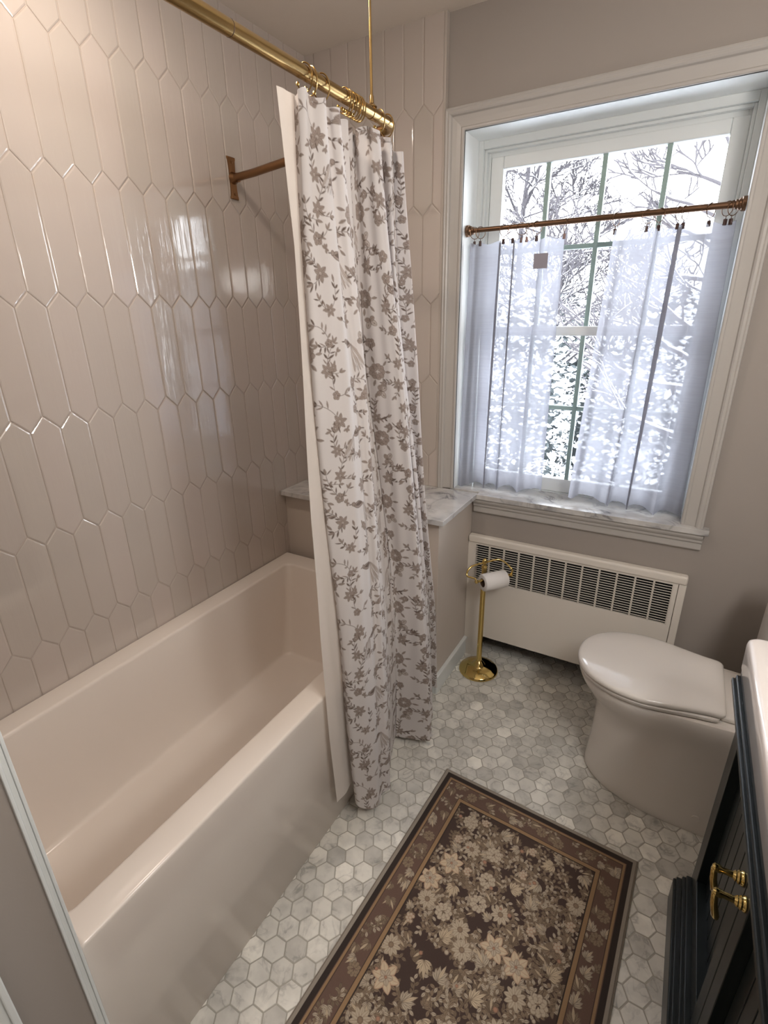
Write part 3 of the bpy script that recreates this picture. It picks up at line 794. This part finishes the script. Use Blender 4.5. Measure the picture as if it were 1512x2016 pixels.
# ---------------------------------------------------------------- toilet
def toilet():
    yc = -.350
    t = empty('toilet', (1.6, yc, 0)); tag(t, 'white skirted elongated toilet with its lid closed under the window', 'toilet')
    def outline(z, xf, hw, xr, hr, xm=None, n=64, p=2.15, rc=.02):
        """front tip xf, max half width hw at xm, rear edge xr of half width hr"""
        xm = xm if xm else xf+(xr-xf)*.5
        pts = []
        for k in range(n+1):
            a = PI/2+PI*k/n
            ca, sa = math.cos(a), math.sin(a)
            x = xm+(xm-xf)*math.copysign(abs(ca)**(2/p), ca); y = hw*math.copysign(abs(sa)**(2/p), sa)
            pts.append((x, y))
        # rear: from (xm,-hw) to (xr,-hr) gently tapering
        m_ = 10; rear = []
        for k in range(1, m_+1):
            s = k/m_; x = xm+(xr-rc-xm)*s; y = -(hw+(hr-hw)*(s*s*(3-2*s)*.6+s*.4)); rear.append((x, y))
        for k in range(1, 5):
            a = -PI/2+PI/2*k/4; rear.append((xr-rc+rc*math.cos(a), -hr+rc+rc*math.sin(a)))
        pts += rear; pts += [(x, -y) for x, y in rear[::-1]]
        return [(x, yc+y, z) for x, y in pts]
    O = outline
    rings = [O(0, 1.445, .168, 2.08, .17, 1.75), O(.012, 1.438, .172, 2.08, .172, 1.75), O(.03, 1.440, .170, 2.08, .172, 1.75), O(.14, 1.448, .164, 2.08, .17, 1.75), O(.25, 1.450, .160, 2.08, .17, 1.72),
             O(.31, 1.444, .152, 2.08, .166, 1.68), O(.355, 1.412, .168, 2.07, .165, 1.64), O(.395, 1.386, .177, 2.06, .160, 1.61), O(.425, 1.374, .182, 2.05, .155, 1.60), O(.434, 1.378, .178, 2.04, .15, 1.60)]
    child(MB().loft(rings).build('bowl', M['porcelain'], auto=60), t)
    # trapway relief on the side
    m = MB(); child(MB().lathe([(.012, 0), (.012, .004), (.009, .007), (0, .0075)], (1.80, yc-.182, .075), 20, 'y').build('bolt_cap', M['porcelain']), t)
    s = [O(.4365, 1.374, .182, 1.795, .150, 1.59), O(.440, 1.370, .186, 1.80, .153, 1.59), O(.449, 1.370, .186, 1.80, .153, 1.59), O(.452, 1.374, .182, 1.795, .150, 1.59)]
    child(MB().loft(s).build('seat', M['porcelain'], auto=50), t)
    l = [O(.4535, 1.372, .184, 1.808, .144, 1.585), O(.4575, 1.366, .188, 1.812, .147, 1.585), O(.467, 1.366, .188, 1.812, .147, 1.585), O(.4715, 1.370, .184, 1.808, .143, 1.585),
         O(.4735, 1.376, .178, 1.803, .137, 1.585), O(.4765, 1.395, .160, 1.785, .120, 1.587), O(.4790, 1.44, .118, 1.74, .09, 1.59), O(.4800, 1.5, .065, 1.68, .05, 1.59)]
    child(MB().loft(l).build('lid', M['porcelain'], auto=50), t)
    m = MB(); m.box(1.80, 1.87, yc-.13, yc+.13, .434, .452); child(m.build('hinge_block', M['porcelain'], bevel=.008, seg=3), t)
    child(MB().loft([rrect(1.885, 2.10, yc-.20, yc+.20, .04, z) for z in (.425, .44, .76)]).build('tank', M['porcelain'], auto=50), t)
    child(MB().loft([rrect(1.878, 2.105, yc-.207, yc+.207, .045, z) for z in (.76, .765, .79)]+[rrect(1.886, 2.097, yc-.199, yc+.199, .04, .798)]).build('tank_lid', M['porcelain'], auto=50), t)
toilet()

# ---------------------------------------------------------------- vanity
def vanity():
    X, Y1, Y0 = 1.785, -.775, -2.25
    v = empty('bathroom_vanity', (X, (Y0+Y1)/2, 0)); tag(v, 'dark green bathroom vanity with beadboard doors on the right', 'cabinet')
    VM = M['vanity']
    m = MB(); m.box(X+.028, XR-.002, Y0, Y1, .10, .80); m.box(X+.001, X+.028, Y1-.020, Y1, .10, .80); m.box(X+.05, XR-.002, Y0+.02, Y1-.005, 0, .10)
    child(m.build('cabinet_body', VM, bevel=.001), v)
    m = MB(); m.box(1.752, X+.03, Y0, Y1+.010, .772, .7845); m.box(1.758, X+.03, Y0, Y1+.006, .7845, .797); m.box(1.768, X+.03, Y0, Y1+.002, .752, .772)
    m.box(1.765, X+.03, Y0, Y1+.004, .797, .8185)
    child(m.build('top_moulding', VM, bevel=.003, seg=3), v)
    m = MB(); m.box(1.745, X+.06, Y0, Y1-.004, 0, .088); m.box(1.752, X+.03, Y0, Y1-.004, .088, .098); m.box(1.764, X+.03, Y0, Y1-.006, .098, .112); m.box(1.772, X+.03, Y0, Y1-.008, .112, .124)
    child(m.build('base_moulding', VM, bevel=.003, seg=3), v)
    hp = None
    for (ya, yb, hy) in ((-.797, -1.184, -1.163), (-1.188, -1.575, -1.213), (-1.60, -1.987, -1.95)):
        z0, z1 = .128, .748; sw = .045
        fr = MB(); fr.box(X, X+.027, ya-sw, ya, z0, z1); fr.box(X, X+.027, yb, yb+sw, z0, z1)
        fr.box(X, X+.027, yb+sw, ya-sw, z1-.06, z1); fr.box(X, X+.027, yb+sw, ya-sw, z0, z0+.06)
        dr_ = child(fr.build('cabinet_door', VM, bevel=.0015), v)
        m = MB(); y = ya-sw; W = abs(yb-ya)-2*sw; nb = 6; bw = W/nb
        for k in range(nb):
            m.box(X+.022, X+.0268, y-bw*(k+1)+.0024, y-bw*k-.0024, z0+.06, z1-.06)
        m.box(X+.0255, X+.0278, yb+sw, ya-sw, z0+.06, z1-.06)
        p_ = m.build('beadboard_panel', VM, dr_, bevel=.0012)
        if hp is None:
            h = MB(); h.lathe([(.0, -.001), (.0135, -.001), (.0135, -.003), (.0115, -.006), (.012, -.009), (.009, -.012), (.0095, -.014), (.006, -.018), (.0055, -.034), (.0075, -.038), (.0075, -.046), (.004, -.050), (0, -.050)], (0, 0, 0), 32, 'x')
            h.tube([(-.043, 0, .006), (-.046, 0, -.004), (-.043, 0, -.030), (-.036, 0, -.058), (-.034, 0, -.064)], [.0045, .0055, .0062, .0068, .0045], 14)
            hp = h.build('pendant_pull', M['polished'], dr_)
        else:
            hp = hp.copy(); COL.objects.link(hp); hp.parent = dr_
        hp.matrix_parent_inverse = dr_.matrix_parent_inverse.inverted() @ Matrix() if False else Matrix()
        hp.location = (X, hy, .625)
    top = MB(); zt0, zt1 = .8195, .900
    rg = [rrect(1.768, XR-.002, -2.27, -.760, .02, zt0), rrect(1.762, XR-.002, -2.275, -.755, .024, zt0+.005), rrect(1.760, XR-.002, -2.275, -.754, .024, zt1-.016)]
    for a in (30, 60, 90):
        r = math.radians(a); d_ = .012*(1-math.cos(r)); rg.append(rrect(1.760+d_, XR-.002, -2.275+d_, -.754-d_, .024, zt1-.012+.012*math.sin(r)))
    bx0, bx1, by0, by1 = 1.86, 2.13, -1.85, -1.15
    rg.append(rrect(bx0-.01, bx1+.01, by0-.01, by1+.01, .06, zt1)); rg.append(rrect(bx0, bx1, by0, by1, .06, zt1-.006)); rg.append(rrect(bx0+.01, bx1-.01, by0+.02, by1-.02, .06, zt1-.05)); rg.append(rrect(bx0+.05, bx1-.05, by0+.08, by1-.08, .05, zt1-.075))
    o = top.loft(rg).build('sink_top', M['top'], auto=50)
    tag(o, 'thick white ceramic sink top on the dark green vanity', 'sink')
vanity()

# ---------------------------------------------------------------- rug
def rug():
    W_, L_ = .660, 1.06; dark = srgb(74, 60, 55); blk = srgb(58, 50, 46); tan = srgb(150, 122, 92); grey = srgb(150, 141, 130)
    brown = srgb(106, 85, 75); cream = srgb(196, 178, 152); mid = srgb(140, 122, 102); green = srgb(122, 106, 88); pink = srgb(166, 128, 106); pale = srgb(182, 168, 148)
    R = random.Random(5)
    cv = Canvas(W_, L_, .0011, dark, wrap=False)
    H_, Wp = cv.H, cv.W
    X, Y = np.meshgrid((np.arange(Wp)+.5)*cv.px, (np.arange(H_)+.5)*cv.px)
    dd = np.minimum.reduce([X, Y, W_-X, L_-Y])
    cv.a[dd < .108] = brown[:3]
    def scroll(x, y, a, L, s=1, col=mid):
        pts = [(x, y)]; n = 14; bend = R.choice((-1, 1))*R.uniform(2.0, 4.5); cc = a
        for k in range(n):
            cc += bend/n; x += math.cos(cc)*L/n; y += math.sin(cc)*L/n; pts.append((x, y))
            cv.leaf(x, y, .020*s, .0055*s, cc+(1 if k % 2 else -1)*.8, R.choice((col, green, pale)), dark)
        cv.stem(pts, .0012*s, mid); return x, y
    def acanthus(x, y, a, s=1, col=pale):
        for k in range(7):
            q = k-3; cv.leaf(x+math.cos(a)*abs(q)*-.001, y+math.sin(a)*abs(q)*-.001, (.040-.005*abs(q))*s, .0052*s, a+q*.36, col, dark)
        cv.leaf(x, y, .042*s, .004*s, a, cream, mid)
    # field
    fx0, fx1, fy0, fy1 = .115, W_-.115, .115, L_-.115
    for k in range(330): scroll(R.uniform(fx0, fx1), R.uniform(fy0, fy1), R.uniform(0, 6.3), R.uniform(.05, .10), .8)
    for k in range(120): acanthus(R.uniform(fx0, fx1), R.uniform(fy0, fy1), R.uniform(0, 6.3), R.uniform(.5, .85), R.choice((pale, mid, green)))
    gx = 6
    for j in range(11):
        for i in range(gx):
            x = fx0+(i+.5)/gx*(fx1-fx0)+R.uniform(-.022, .022); y = fy0+(j+.5)/11*(fy1-fy0)+R.uniform(-.02, .02)
            q = R.random()
            if q < .18:
                cv.flower(x, y, .028, 10, R.random(), pale, mid, brown, .24, .5); cv.disc(x, y, .008, mid, brown)
            elif q < .30:
                cv.flower(x, y, .038, 6, R.random()*6, cream, pink, pink, .3, .8); cv.flower(x, y, .020, 5, R.random()*6, pale, brown, pink, .36, .6)
            elif q < .55:
                for k in range(7):
                    a = k*.9; cv.disc(x+math.cos(a)*.009*(k > 0), y+math.sin(a)*.009*(k > 0), .0052, pale, pink)
            elif q < .64: cv.rose(x, y, .026, R.random()*6, pale, brown)
            else: acanthus(x, y, R.uniform(0, 6), 1.0, R.choice((cream, pale)))
    for k in range(70): cv.disc(R.uniform(fx0, fx1), R.uniform(fy0, fy1), R.uniform(.004, .007), R.choice((pink, mid, pale)), brown)
    # border band ornament
    m_ = (dd < .108)
    keep = cv.a.copy(); keep2 = cv.a; 
    cv.a[m_] = brown[:3]
    per = []
    c_ = .064
    for x in np.arange(c_, W_-c_, .024): per += [(x, c_, 0), (x, L_-c_, PI)]
    for y in np.arange(c_, L_-c_, .024): per += [(c_, y, PI/2), (W_-c_, y, -PI/2)]
    for x, y, a in per:
        x += R.uniform(-.018, .018); y += R.uniform(-.018, .018)
        q = R.random()
        if q < .5: acanthus(x, y, a+R.uniform(-.8, .8), R.uniform(.6, .95), R.choice((pale, mid, mid)))
        elif q < .85: scroll(x, y, a+R.uniform(-.6, .6), .05, .8, mid)
        else: cv.rose(x, y, .019, R.random()*6, mid, blk)
    def band(a, b, c): cv.a[(dd >= a) & (dd < b)] = c[:3]
    inner = (dd >= .096) & (dd < .108)
    band(0, .014, grey); band(.014, .030, blk); band(.030, .032, brown); band(.032, .039, tan); band(.039, .041, dark)
    band(.092, .0945, dark); band(.0945, .106, tan); band(.106, .109, blk)
    cv.a *= (1+.10*(rng.random(cv.a.shape[:2])[..., None]-.5))
    cv.a = cv.a.astype(np.float32)
    nu, nv = Wp, H_
    Z = .0075+.0006*(cv.a.mean(-1)*4)+.0010*np.sin(X*23+1)*np.sin(Y*17)*.6
    Z = np.where(dd < .004, .0045, Z)
    V = np.stack([X-cv.px/2, -Y, Z], -1)
    o = grid_mesh('bath_rug', V[::-1].copy(), nu, nv, M['rug'], attr='print', col=cv.a[::-1].copy())
    ed = MB(); ed.box(-.0, W_, -L_, .0, .0012, .0046); e = ed.build('rug_binding', M['rugedge'], o, bevel=.0015)
    o.location = (1.0025, -.678, 0); o.rotation_euler = (0, 0, math.radians(-2.9))
    tag(o, 'brown patterned floral bath rug on the hexagonal floor tiles', 'rug')
rug()

# ---------------------------------------------------------------- café curtains
RY, RZ = .095, 1.905
cr = empty('cafe_curtain_rod', (1.15, RY, RZ)); tag(cr, 'thin antique brass tension rod across the window recess', 'curtain rod')
child(MB().tube([(OX0+.02, RY, RZ), (1.15, RY, RZ)], .0085, 20).build('inner_tube', M['cafe']), cr)
child(MB().tube([(.96, RY, RZ), (OX1-.02, RY, RZ)], .0100, 20).build('outer_tube', M['cafe']), cr)
for s_, x in ((1, OX0+.0005), (-1, OX1-.0005)):
    child(MB().lathe([(.0, 0), (.021, 0), (.021, s_*.011), (.018, s_*.013), (.016, s_*.020), (.0135, s_*.022), (.0135, s_*.029), (.011, s_*.031), (0, s_*.031)], (x, RY, RZ), 32, 'x').build('end_cap', M['cafe']), cr)
ringsL = [.728, .752, .845, .881, .913, .934, .971, 1.070]
ringsR = [1.240, 1.338, 1.374, 1.430, 1.446, 1.518, 1.562, 1.577]
words_l = ['by the left recess wall', 'second from the left recess wall', 'over the wide left pleat', 'third from the free edge group', 'at the middle of the bunched group', 'right of the bunched middle', 'next to the free edge clip', 'at the free inner edge']
words_r = ['at the free inner edge', 'second from the free inner edge', 'just right of the vertical bar', 'left one of the close pair', 'right one of the close pair', 'over the wide outer pleat', 'second from the right recess wall', 'by the right recess wall']
pr_ = None
for side, lst, ws in (('left', ringsL, words_l), ('right', ringsR, words_r)):
    for i, x in enumerate(lst):
        if pr_ is None:
            pr_ = empty('clip_ring', (x, RY, RZ))
            MB().tube([(0, .0205*math.sin(2*PI*k/32), -.0095+.0205*math.cos(2*PI*k/32)) for k in range(32)], .0013, 8, closed=True).build('ring', M['cafe'], pr_)
            c = MB(); c.box(-.005, .005, -.0035, .0035, -.056, -.038); c.box(-.0015, .0015, -.001, .001, -.038, -.029); c.build('clip', M['dark_clip'], pr_, bevel=.001)
            h = pr_
        else:
            h = pr_.copy(); COL.objects.link(h); h.location = (x, RY, RZ)
            for ch in list(pr_.children):
                d = ch.copy(); COL.objects.link(d); d.parent = h
        h.rotation_euler = (0, 0, math.radians(random.uniform(25, 60)*random.choice((-1, 1))))
        tag(h, 'small bronze clip ring of the %s sheer curtain, %s' % (side, ws[i]), 'curtain ring', 'clip rings of the %s sheer curtain' % side)

def cafe(name, xt0, xt1, xb0, xb1, zb0, zb1, n, amp, seed, label):
    R = random.Random(seed); nu, nv = 260, 150
    u = np.linspace(0, 1, nu)[None, :]; v = np.linspace(0, 1, nv)[:, None]     # v=0 top
    ph = R.uniform(0, 6)
    x = (xt0+(xt1-xt0)*u)*(1-v)+(xb0+(xb1-xb0)*u)*v
    e = np.sin(PI*np.clip(u, 0, 1))**.5
    w1 = 2*PI*n*(u+.05*np.sin(2*PI*u*1.3+seed)+.02*np.sin(2*PI*u*2.7+seed*2+v))
    x = x+amp*(.030+.004*np.sin(v*4))*np.sin(w1+ph+.35*v)*e
    y = RY+.002+(.010+.009*v)*np.cos(w1+ph+.35*v+.5)+.004*np.sin(2*PI*n*2.3*u+v*2)*v
    z = 1.862+(zb0+(zb1-zb0)*u-1.862)*v-.004*(1-v)*(1-np.cos(2*PI*u*7))+.009*v*np.cos(w1+ph+.35*v)
    x = np.clip(x, OX0+.004, OX1-.004)
    V = np.stack([x+0*v, y+0*v, z], -1)
    dens = np.where((v < .045) | (v > .945), .42, 0)+np.where((u < .012) | (u > .988), .4, 0)*np.ones_like(v)
    o = grid_mesh(name, V, nu, nv, M['sheer'], attr='dense', scal=np.clip(dens, 0, .8))
    tag(o, label, 'curtain'); return o
c1 = cafe('sheer_curtain', .712, 1.072, .702, 1.078, .868, .880, 4.2, .56, 3, 'short sheer white café curtain clipped across the left part of the window')
box('care_label', (.972, 1.024, RY-.020, RY-.0192, 1.755, 1.806), mat('label_cloth', srgb(150, 146, 156), .9, noise=(50, .03)), c1)
c2 = cafe('sheer_curtain', 1.240, 1.592, 1.193, 1.606, .888, .862, 4.0, .60, 8, 'short sheer white café curtain clipped across the right part of the window')

# ---------------------------------------------------------------- outdoors
GZ = -3.2
g = MB(); nx, ny = 50, 40
vs = []
for jn in range(ny+1):
    for i in range(nx+1):
        x = -40+80*i/nx; y = 1.5+70*jn/ny
        vs.append((x, y, GZ+.25*math.sin(x*.4)*math.cos(y*.3)+max(0, (y-25))*.06))
fs = [(j_*(nx+1)+i, j_*(nx+1)+i+1, (j_+1)*(nx+1)+i+1, (j_+1)*(nx+1)+i) for j_ in range(ny) for i in range(nx)]
tag(g.add(vs, fs, True).build('snow_ground', M['snow']), 'open snow covered ground outside below the window', 'snow', kind='stuff')

def tree(x, y, h, seed, label, spread=.5, depth=5, r0=.16, lean=(0, 0), zbase=GZ, side=None, first=.25, limbs=11):
    R = random.Random(seed); wood = MB(); snow = MB()
    def limb(p, d, L, r, lev):
        pts = [p]; q = p.copy(); dd = d.copy(); n = 4
        for k in range(n):
            dd = (dd+Vector((R.uniform(-.28, .28), R.uniform(-.28, .28), R.uniform(-.12, .16)))).normalized()
            q = q+dd*(L/n); pts.append(q.copy())
        rr = [r*(1-.45*k/n) for k in range(n+1)]
        wood.tube(pts, [max(q_, .012) for q_ in rr], 5 if lev < 3 else 4, caps=False)
        if lev >= 1:
            flat = 1-abs(d.z)
            if flat > .2 and lev <= 3: snow.tube([a+Vector((0, 0, rr[i]+.010)) for i, a in enumerate(pts)], [max(b*.6, .007) for b in rr], 4, caps=False)
        if lev >= depth: return
        for k in range(R.randint(3, 4) if lev < depth-1 else 3):
            t = R.uniform(.35, 1); i = min(n-1, int(t*n)); a = pts[i].lerp(pts[i+1], t*n-i)
            nd = (dd+Vector((R.uniform(-1, 1), R.uniform(-1, 1), R.uniform(-.35, .6)))*(.9 if lev else 1.2)).normalized()
            if side: nd = (nd+Vector(side)*.25).normalized()
            limb(a, nd, L*R.uniform(.5, .72), rr[i]*.58, lev+1)
    base = Vector((x, y, zbase)); top = Vector((x+lean[0], y+lean[1], zbase+h*.75))
    n = 8; pts = [base.lerp(top, k/n)+Vector((R.uniform(-.06, .06), 0, 0)) for k in range(n+1)]
    wood.tube(pts, [r0*(1-.6*k/n) for k in range(n+1)], 8)
    for k in range(limbs):
        t = first+(1-first)*k/(limbs-1); a = base.lerp(top, t); ang = R.uniform(0, 2*PI)
        d = Vector((math.cos(ang), math.sin(ang), R.uniform(.15, .9))).normalized()
        if side: d = (d+Vector(side)*.8).normalized()
        limb(a, d, h*spread*R.uniform(.35, .6)*(1.15-t*.5), r0*.42*(1.2-t*.6), 1)
    e = empty('snowy_tree', (x, y, zbase))
    child(wood.build('trunk_and_branches', M['bark'], auto=80), e); child(snow.build('snow_cover', M['snow'], auto=80), e)
    tag(e, label, 'tree'); return e
tree(-3.9, 16.5, 13.5, 3, 'tall bare snow-dusted tree with an upright trunk behind the upper left panes', .36, 5, .15, first=.28, limbs=18)
tree(-2.2, 15.0, 9.4, 11, 'spreading bare snow-laden tree behind the middle panes of the upper sash', .56, 5, .12, first=.3, limbs=15)
tree(1.62, 9.2, 9.5, 23, 'dark close tree at the right edge of the upper panes with snow along its limbs', .36, 4, .12, side=(-.6, 0, .15), first=.35)
tree(-7.2, 20, 9, 31, 'fine twiggy snowy tree furthest left behind the left sheer curtain', .5, 4, .12)

def bush(x, y, rx, ry, h, seed, label, n=2600, s=.10, zb=GZ, dark=.4):
    R = random.Random(seed); sn = MB(); lf = MB()
    for k in range(n):
        a = R.uniform(0, 2*PI); t = R.random()**.8; rad = (1-t**2.2)**.5*R.uniform(.8, 1.06)*(1+.12*math.sin(a*5+t*9))
        c = Vector((x+rx*rad*math.cos(a), y+ry*rad*math.sin(a), zb+h*t))
        q = s*R.uniform(.5, 1.35); d = R.random() < dark
        m = lf if d else sn
        ax = Vector((R.uniform(-1, 1), R.uniform(-1, 1), R.uniform(-.5, .3))).normalized(); bx = ax.cross(Vector((0, 0, 1))).normalized(); cx = ax.cross(bx)
        f = (1.5, .5, .35) if d else (1.2, .8, .55)
        ps = [c+ax*q*f[0], c-ax*q*f[0], c+bx*q*f[1], c-bx*q*f[1], c+cx*q*f[2], c-cx*q*f[2]]
        m.add(ps, [(0, 2, 4), (2, 1, 4), (1, 3, 4), (3, 0, 4), (2, 0, 5), (1, 2, 5), (3, 1, 5), (0, 3, 5)], True)
    e = empty('snowy_shrub', (x, y, zb))
    child(sn.build('snow_clumps', M['snow'], auto=80), e); child(lf.build('foliage', M['leafdark'], auto=80), e)
    inner = MB()
    rg = []
    for k in range(9):
        t = k/8*.96; rad = (1-t**2.2)**.5*.80
        rg.append([(x+rx*rad*math.cos(2*PI*i/16), y+ry*rad*math.sin(2*PI*i/16), zb+h*t) for i in range(16)])
    child(inner.loft(rg).build('inner_growth', M['leafdark'], auto=80), e)
    tag(e, label, 'shrub')
bush(-2.7, 13.5, 1.35, 1.2, 5.4, 1, 'tall snow covered evergreen between the two sheer curtains', 4200, .085)
bush(-5.3, 14.5, 1.6, 1.3, 4.9, 2, 'wide snow covered evergreen behind the left sheer curtain', 3600, .10)
bush(-.1, 14.8, 1.5, 1.2, 4.6, 4, 'snow covered evergreen behind the right sheer curtain', 3600, .09)
bush(2.3, 13.8, 1.3, 1.2, 4.3, 5, 'snow covered evergreen at the right edge of the garden', 2200, .10)
bush(-4.3, 17.5, .8, .8, 1.35, 6, 'low snowy shrub beside the garden lamp post', 1200, .07)
bush(-3.5, 11.6, .9, .7, .75, 7, 'small snowy shrub low in the gap between the sheer curtains', 900, .06, dark=.3)
bush(-1.6, 12.5, .8, .6, .8, 9, 'rounded low snowy shrub behind the inner edge of the right sheer curtain', 900, .06, dark=.3)
for k, (x, w_) in enumerate(((-13, 4), (-7, 4.2), (-1, 4.5), (5, 4))):
    bush(x, 30, w_, 1.6, 6.2, 40+k, ['far snowy thicket at the extreme left of the garden', 'far snowy thicket left of the lamp post', 'far snowy thicket behind the middle evergreens', 'far snowy thicket at the right of the garden'][k], 2600, .20, GZ+.2, .35)
lp = empty('garden_lamp_post', (-3.15, 9.6, GZ)); tag(lp, 'black iron garden lamp post standing in the snow outside', 'lamp post')
m = MB(); m.tube([(0, 0, 0), (0, 0, 2.62)], .035, 10); m.lathe([(.09, 0), (.09, .12), (.05, .18), (.035, .3)], n=12); m.tube([(-.16, 0, 2.30), (.16, 0, 2.30)], .014, 8)
m.build('post', M['iron'], lp)
m = MB()
for a in range(4):
    c_, s_ = math.cos(a*PI/2+.4), math.sin(a*PI/2+.4); m.tube([(c_*.05, s_*.05, 2.62), (c_*.13, s_*.13, 2.95)], .010, 6)
m.lathe([(.15, 2.95), (.16, 2.97), (.10, 3.06), (.02, 3.12)], n=12); m.lathe([(.05, 2.60), (.06, 2.63)], n=12)
m.build('lantern', M['iron'], lp)

# ---------------------------------------------------------------- light
Wd = bpy.data.worlds.new('overcast'); S.world = Wd; Wd.use_nodes = True
N, L = Wd.node_tree.nodes, Wd.node_tree.links
bg = N['Background']; bg.inputs['Strength'].default_value = 8
tc = N.new('ShaderNodeTexCoord'); sp_ = N.new('ShaderNodeSeparateXYZ'); L.new(tc.outputs['Generated'], sp_.inputs[0])
mr = N.new('ShaderNodeMapRange'); mr.inputs['From Min'].default_value = -.1; mr.inputs['From Max'].default_value = 1
L.new(sp_.outputs['Z'], mr.inputs['Value'])
mx = N.new('ShaderNodeMixRGB'); mx.inputs[1].default_value = (.93, .96, 1, 1); mx.inputs[2].default_value = (.80, .88, 1, 1)
L.new(mr.outputs[0], mx.inputs[0]); L.new(mx.outputs[0], bg.inputs['Color'])

def area(name, loc, rot, size, power, color, sy_=None, spread=PI):
    l = bpy.data.lights.new(name, 'AREA'); l.energy = power; l.color = color; l.size = size; l.spread = spread
    if sy_: l.shape = 'RECTANGLE'; l.size_y = sy_
    else: l.shape = 'DISK'
    o = link(bpy.data.objects.new(name, l)); o.location = loc; o.rotation_euler = rot; return o
warm = (1, .85, .72)
area('shower_downlight', (.40, -1.15, HC-.01), (0, 0, 0), .16, 4.5, warm)
for k, y in enumerate((-1.28, -1.72)):
    l = bpy.data.lights.new('vanity_lamp', 'POINT'); l.energy = 14.5; l.color = (1, .97, .935); l.shadow_soft_size = .12
    o = link(bpy.data.objects.new('vanity_lamp', l)); o.location = (XR-.14, y, 1.92)
po = area('window_portal', (1.15, .275, 1.52), (math.radians(-90), 0, 0), .84, 1, (1, 1, 1), 1.28)
po.data.cycles.is_portal = True

# ---------------------------------------------------------------- camera
cam = bpy.data.cameras.new('camera'); co = link(bpy.data.objects.new('camera', cam)); S.camera = co
yaw, pit, roll_, f_ = -.5316, .3690, -.0186, 999.16
cy, sy_ = math.cos(yaw), math.sin(yaw); cp_, sp2 = math.cos(pit), math.sin(pit)
fwd = Vector((sy_*cp_, cy*cp_, -sp2)); right = Vector((cy, -sy_, 0)); up = right.cross(fwd)
Rv = right*math.cos(roll_)+up*math.sin(roll_); Uv = -right*math.sin(roll_)+up*math.cos(roll_)
mt = Matrix((Rv, Uv, -fwd)).transposed().to_4x4(); mt.translation = (1.5408, -2.0274, 1.6012)
co.matrix_world = mt
cam.sensor_fit = 'VERTICAL'; cam.sensor_height = 24; cam.lens = f_/2016*24; cam.clip_start = .02; cam.clip_end = 300

# ---------------------------------------------------------------- view
S.view_settings.view_transform = 'Standard'; S.view_settings.look = 'None'; S.view_settings.gamma = 1; S.view_settings.use_curve_mapping = False
S.view_settings.exposure = .56
S.cycles.use_denoising = True
S.cycles.use_adaptive_sampling = True; S.cycles.adaptive_threshold = .02
S.cycles.max_bounces = 8; S.cycles.diffuse_bounces = 5; S.cycles.glossy_bounces = 4; S.cycles.transparent_max_bounces = 24
S.cycles.caustics_reflective = False; S.cycles.caustics_refractive = False
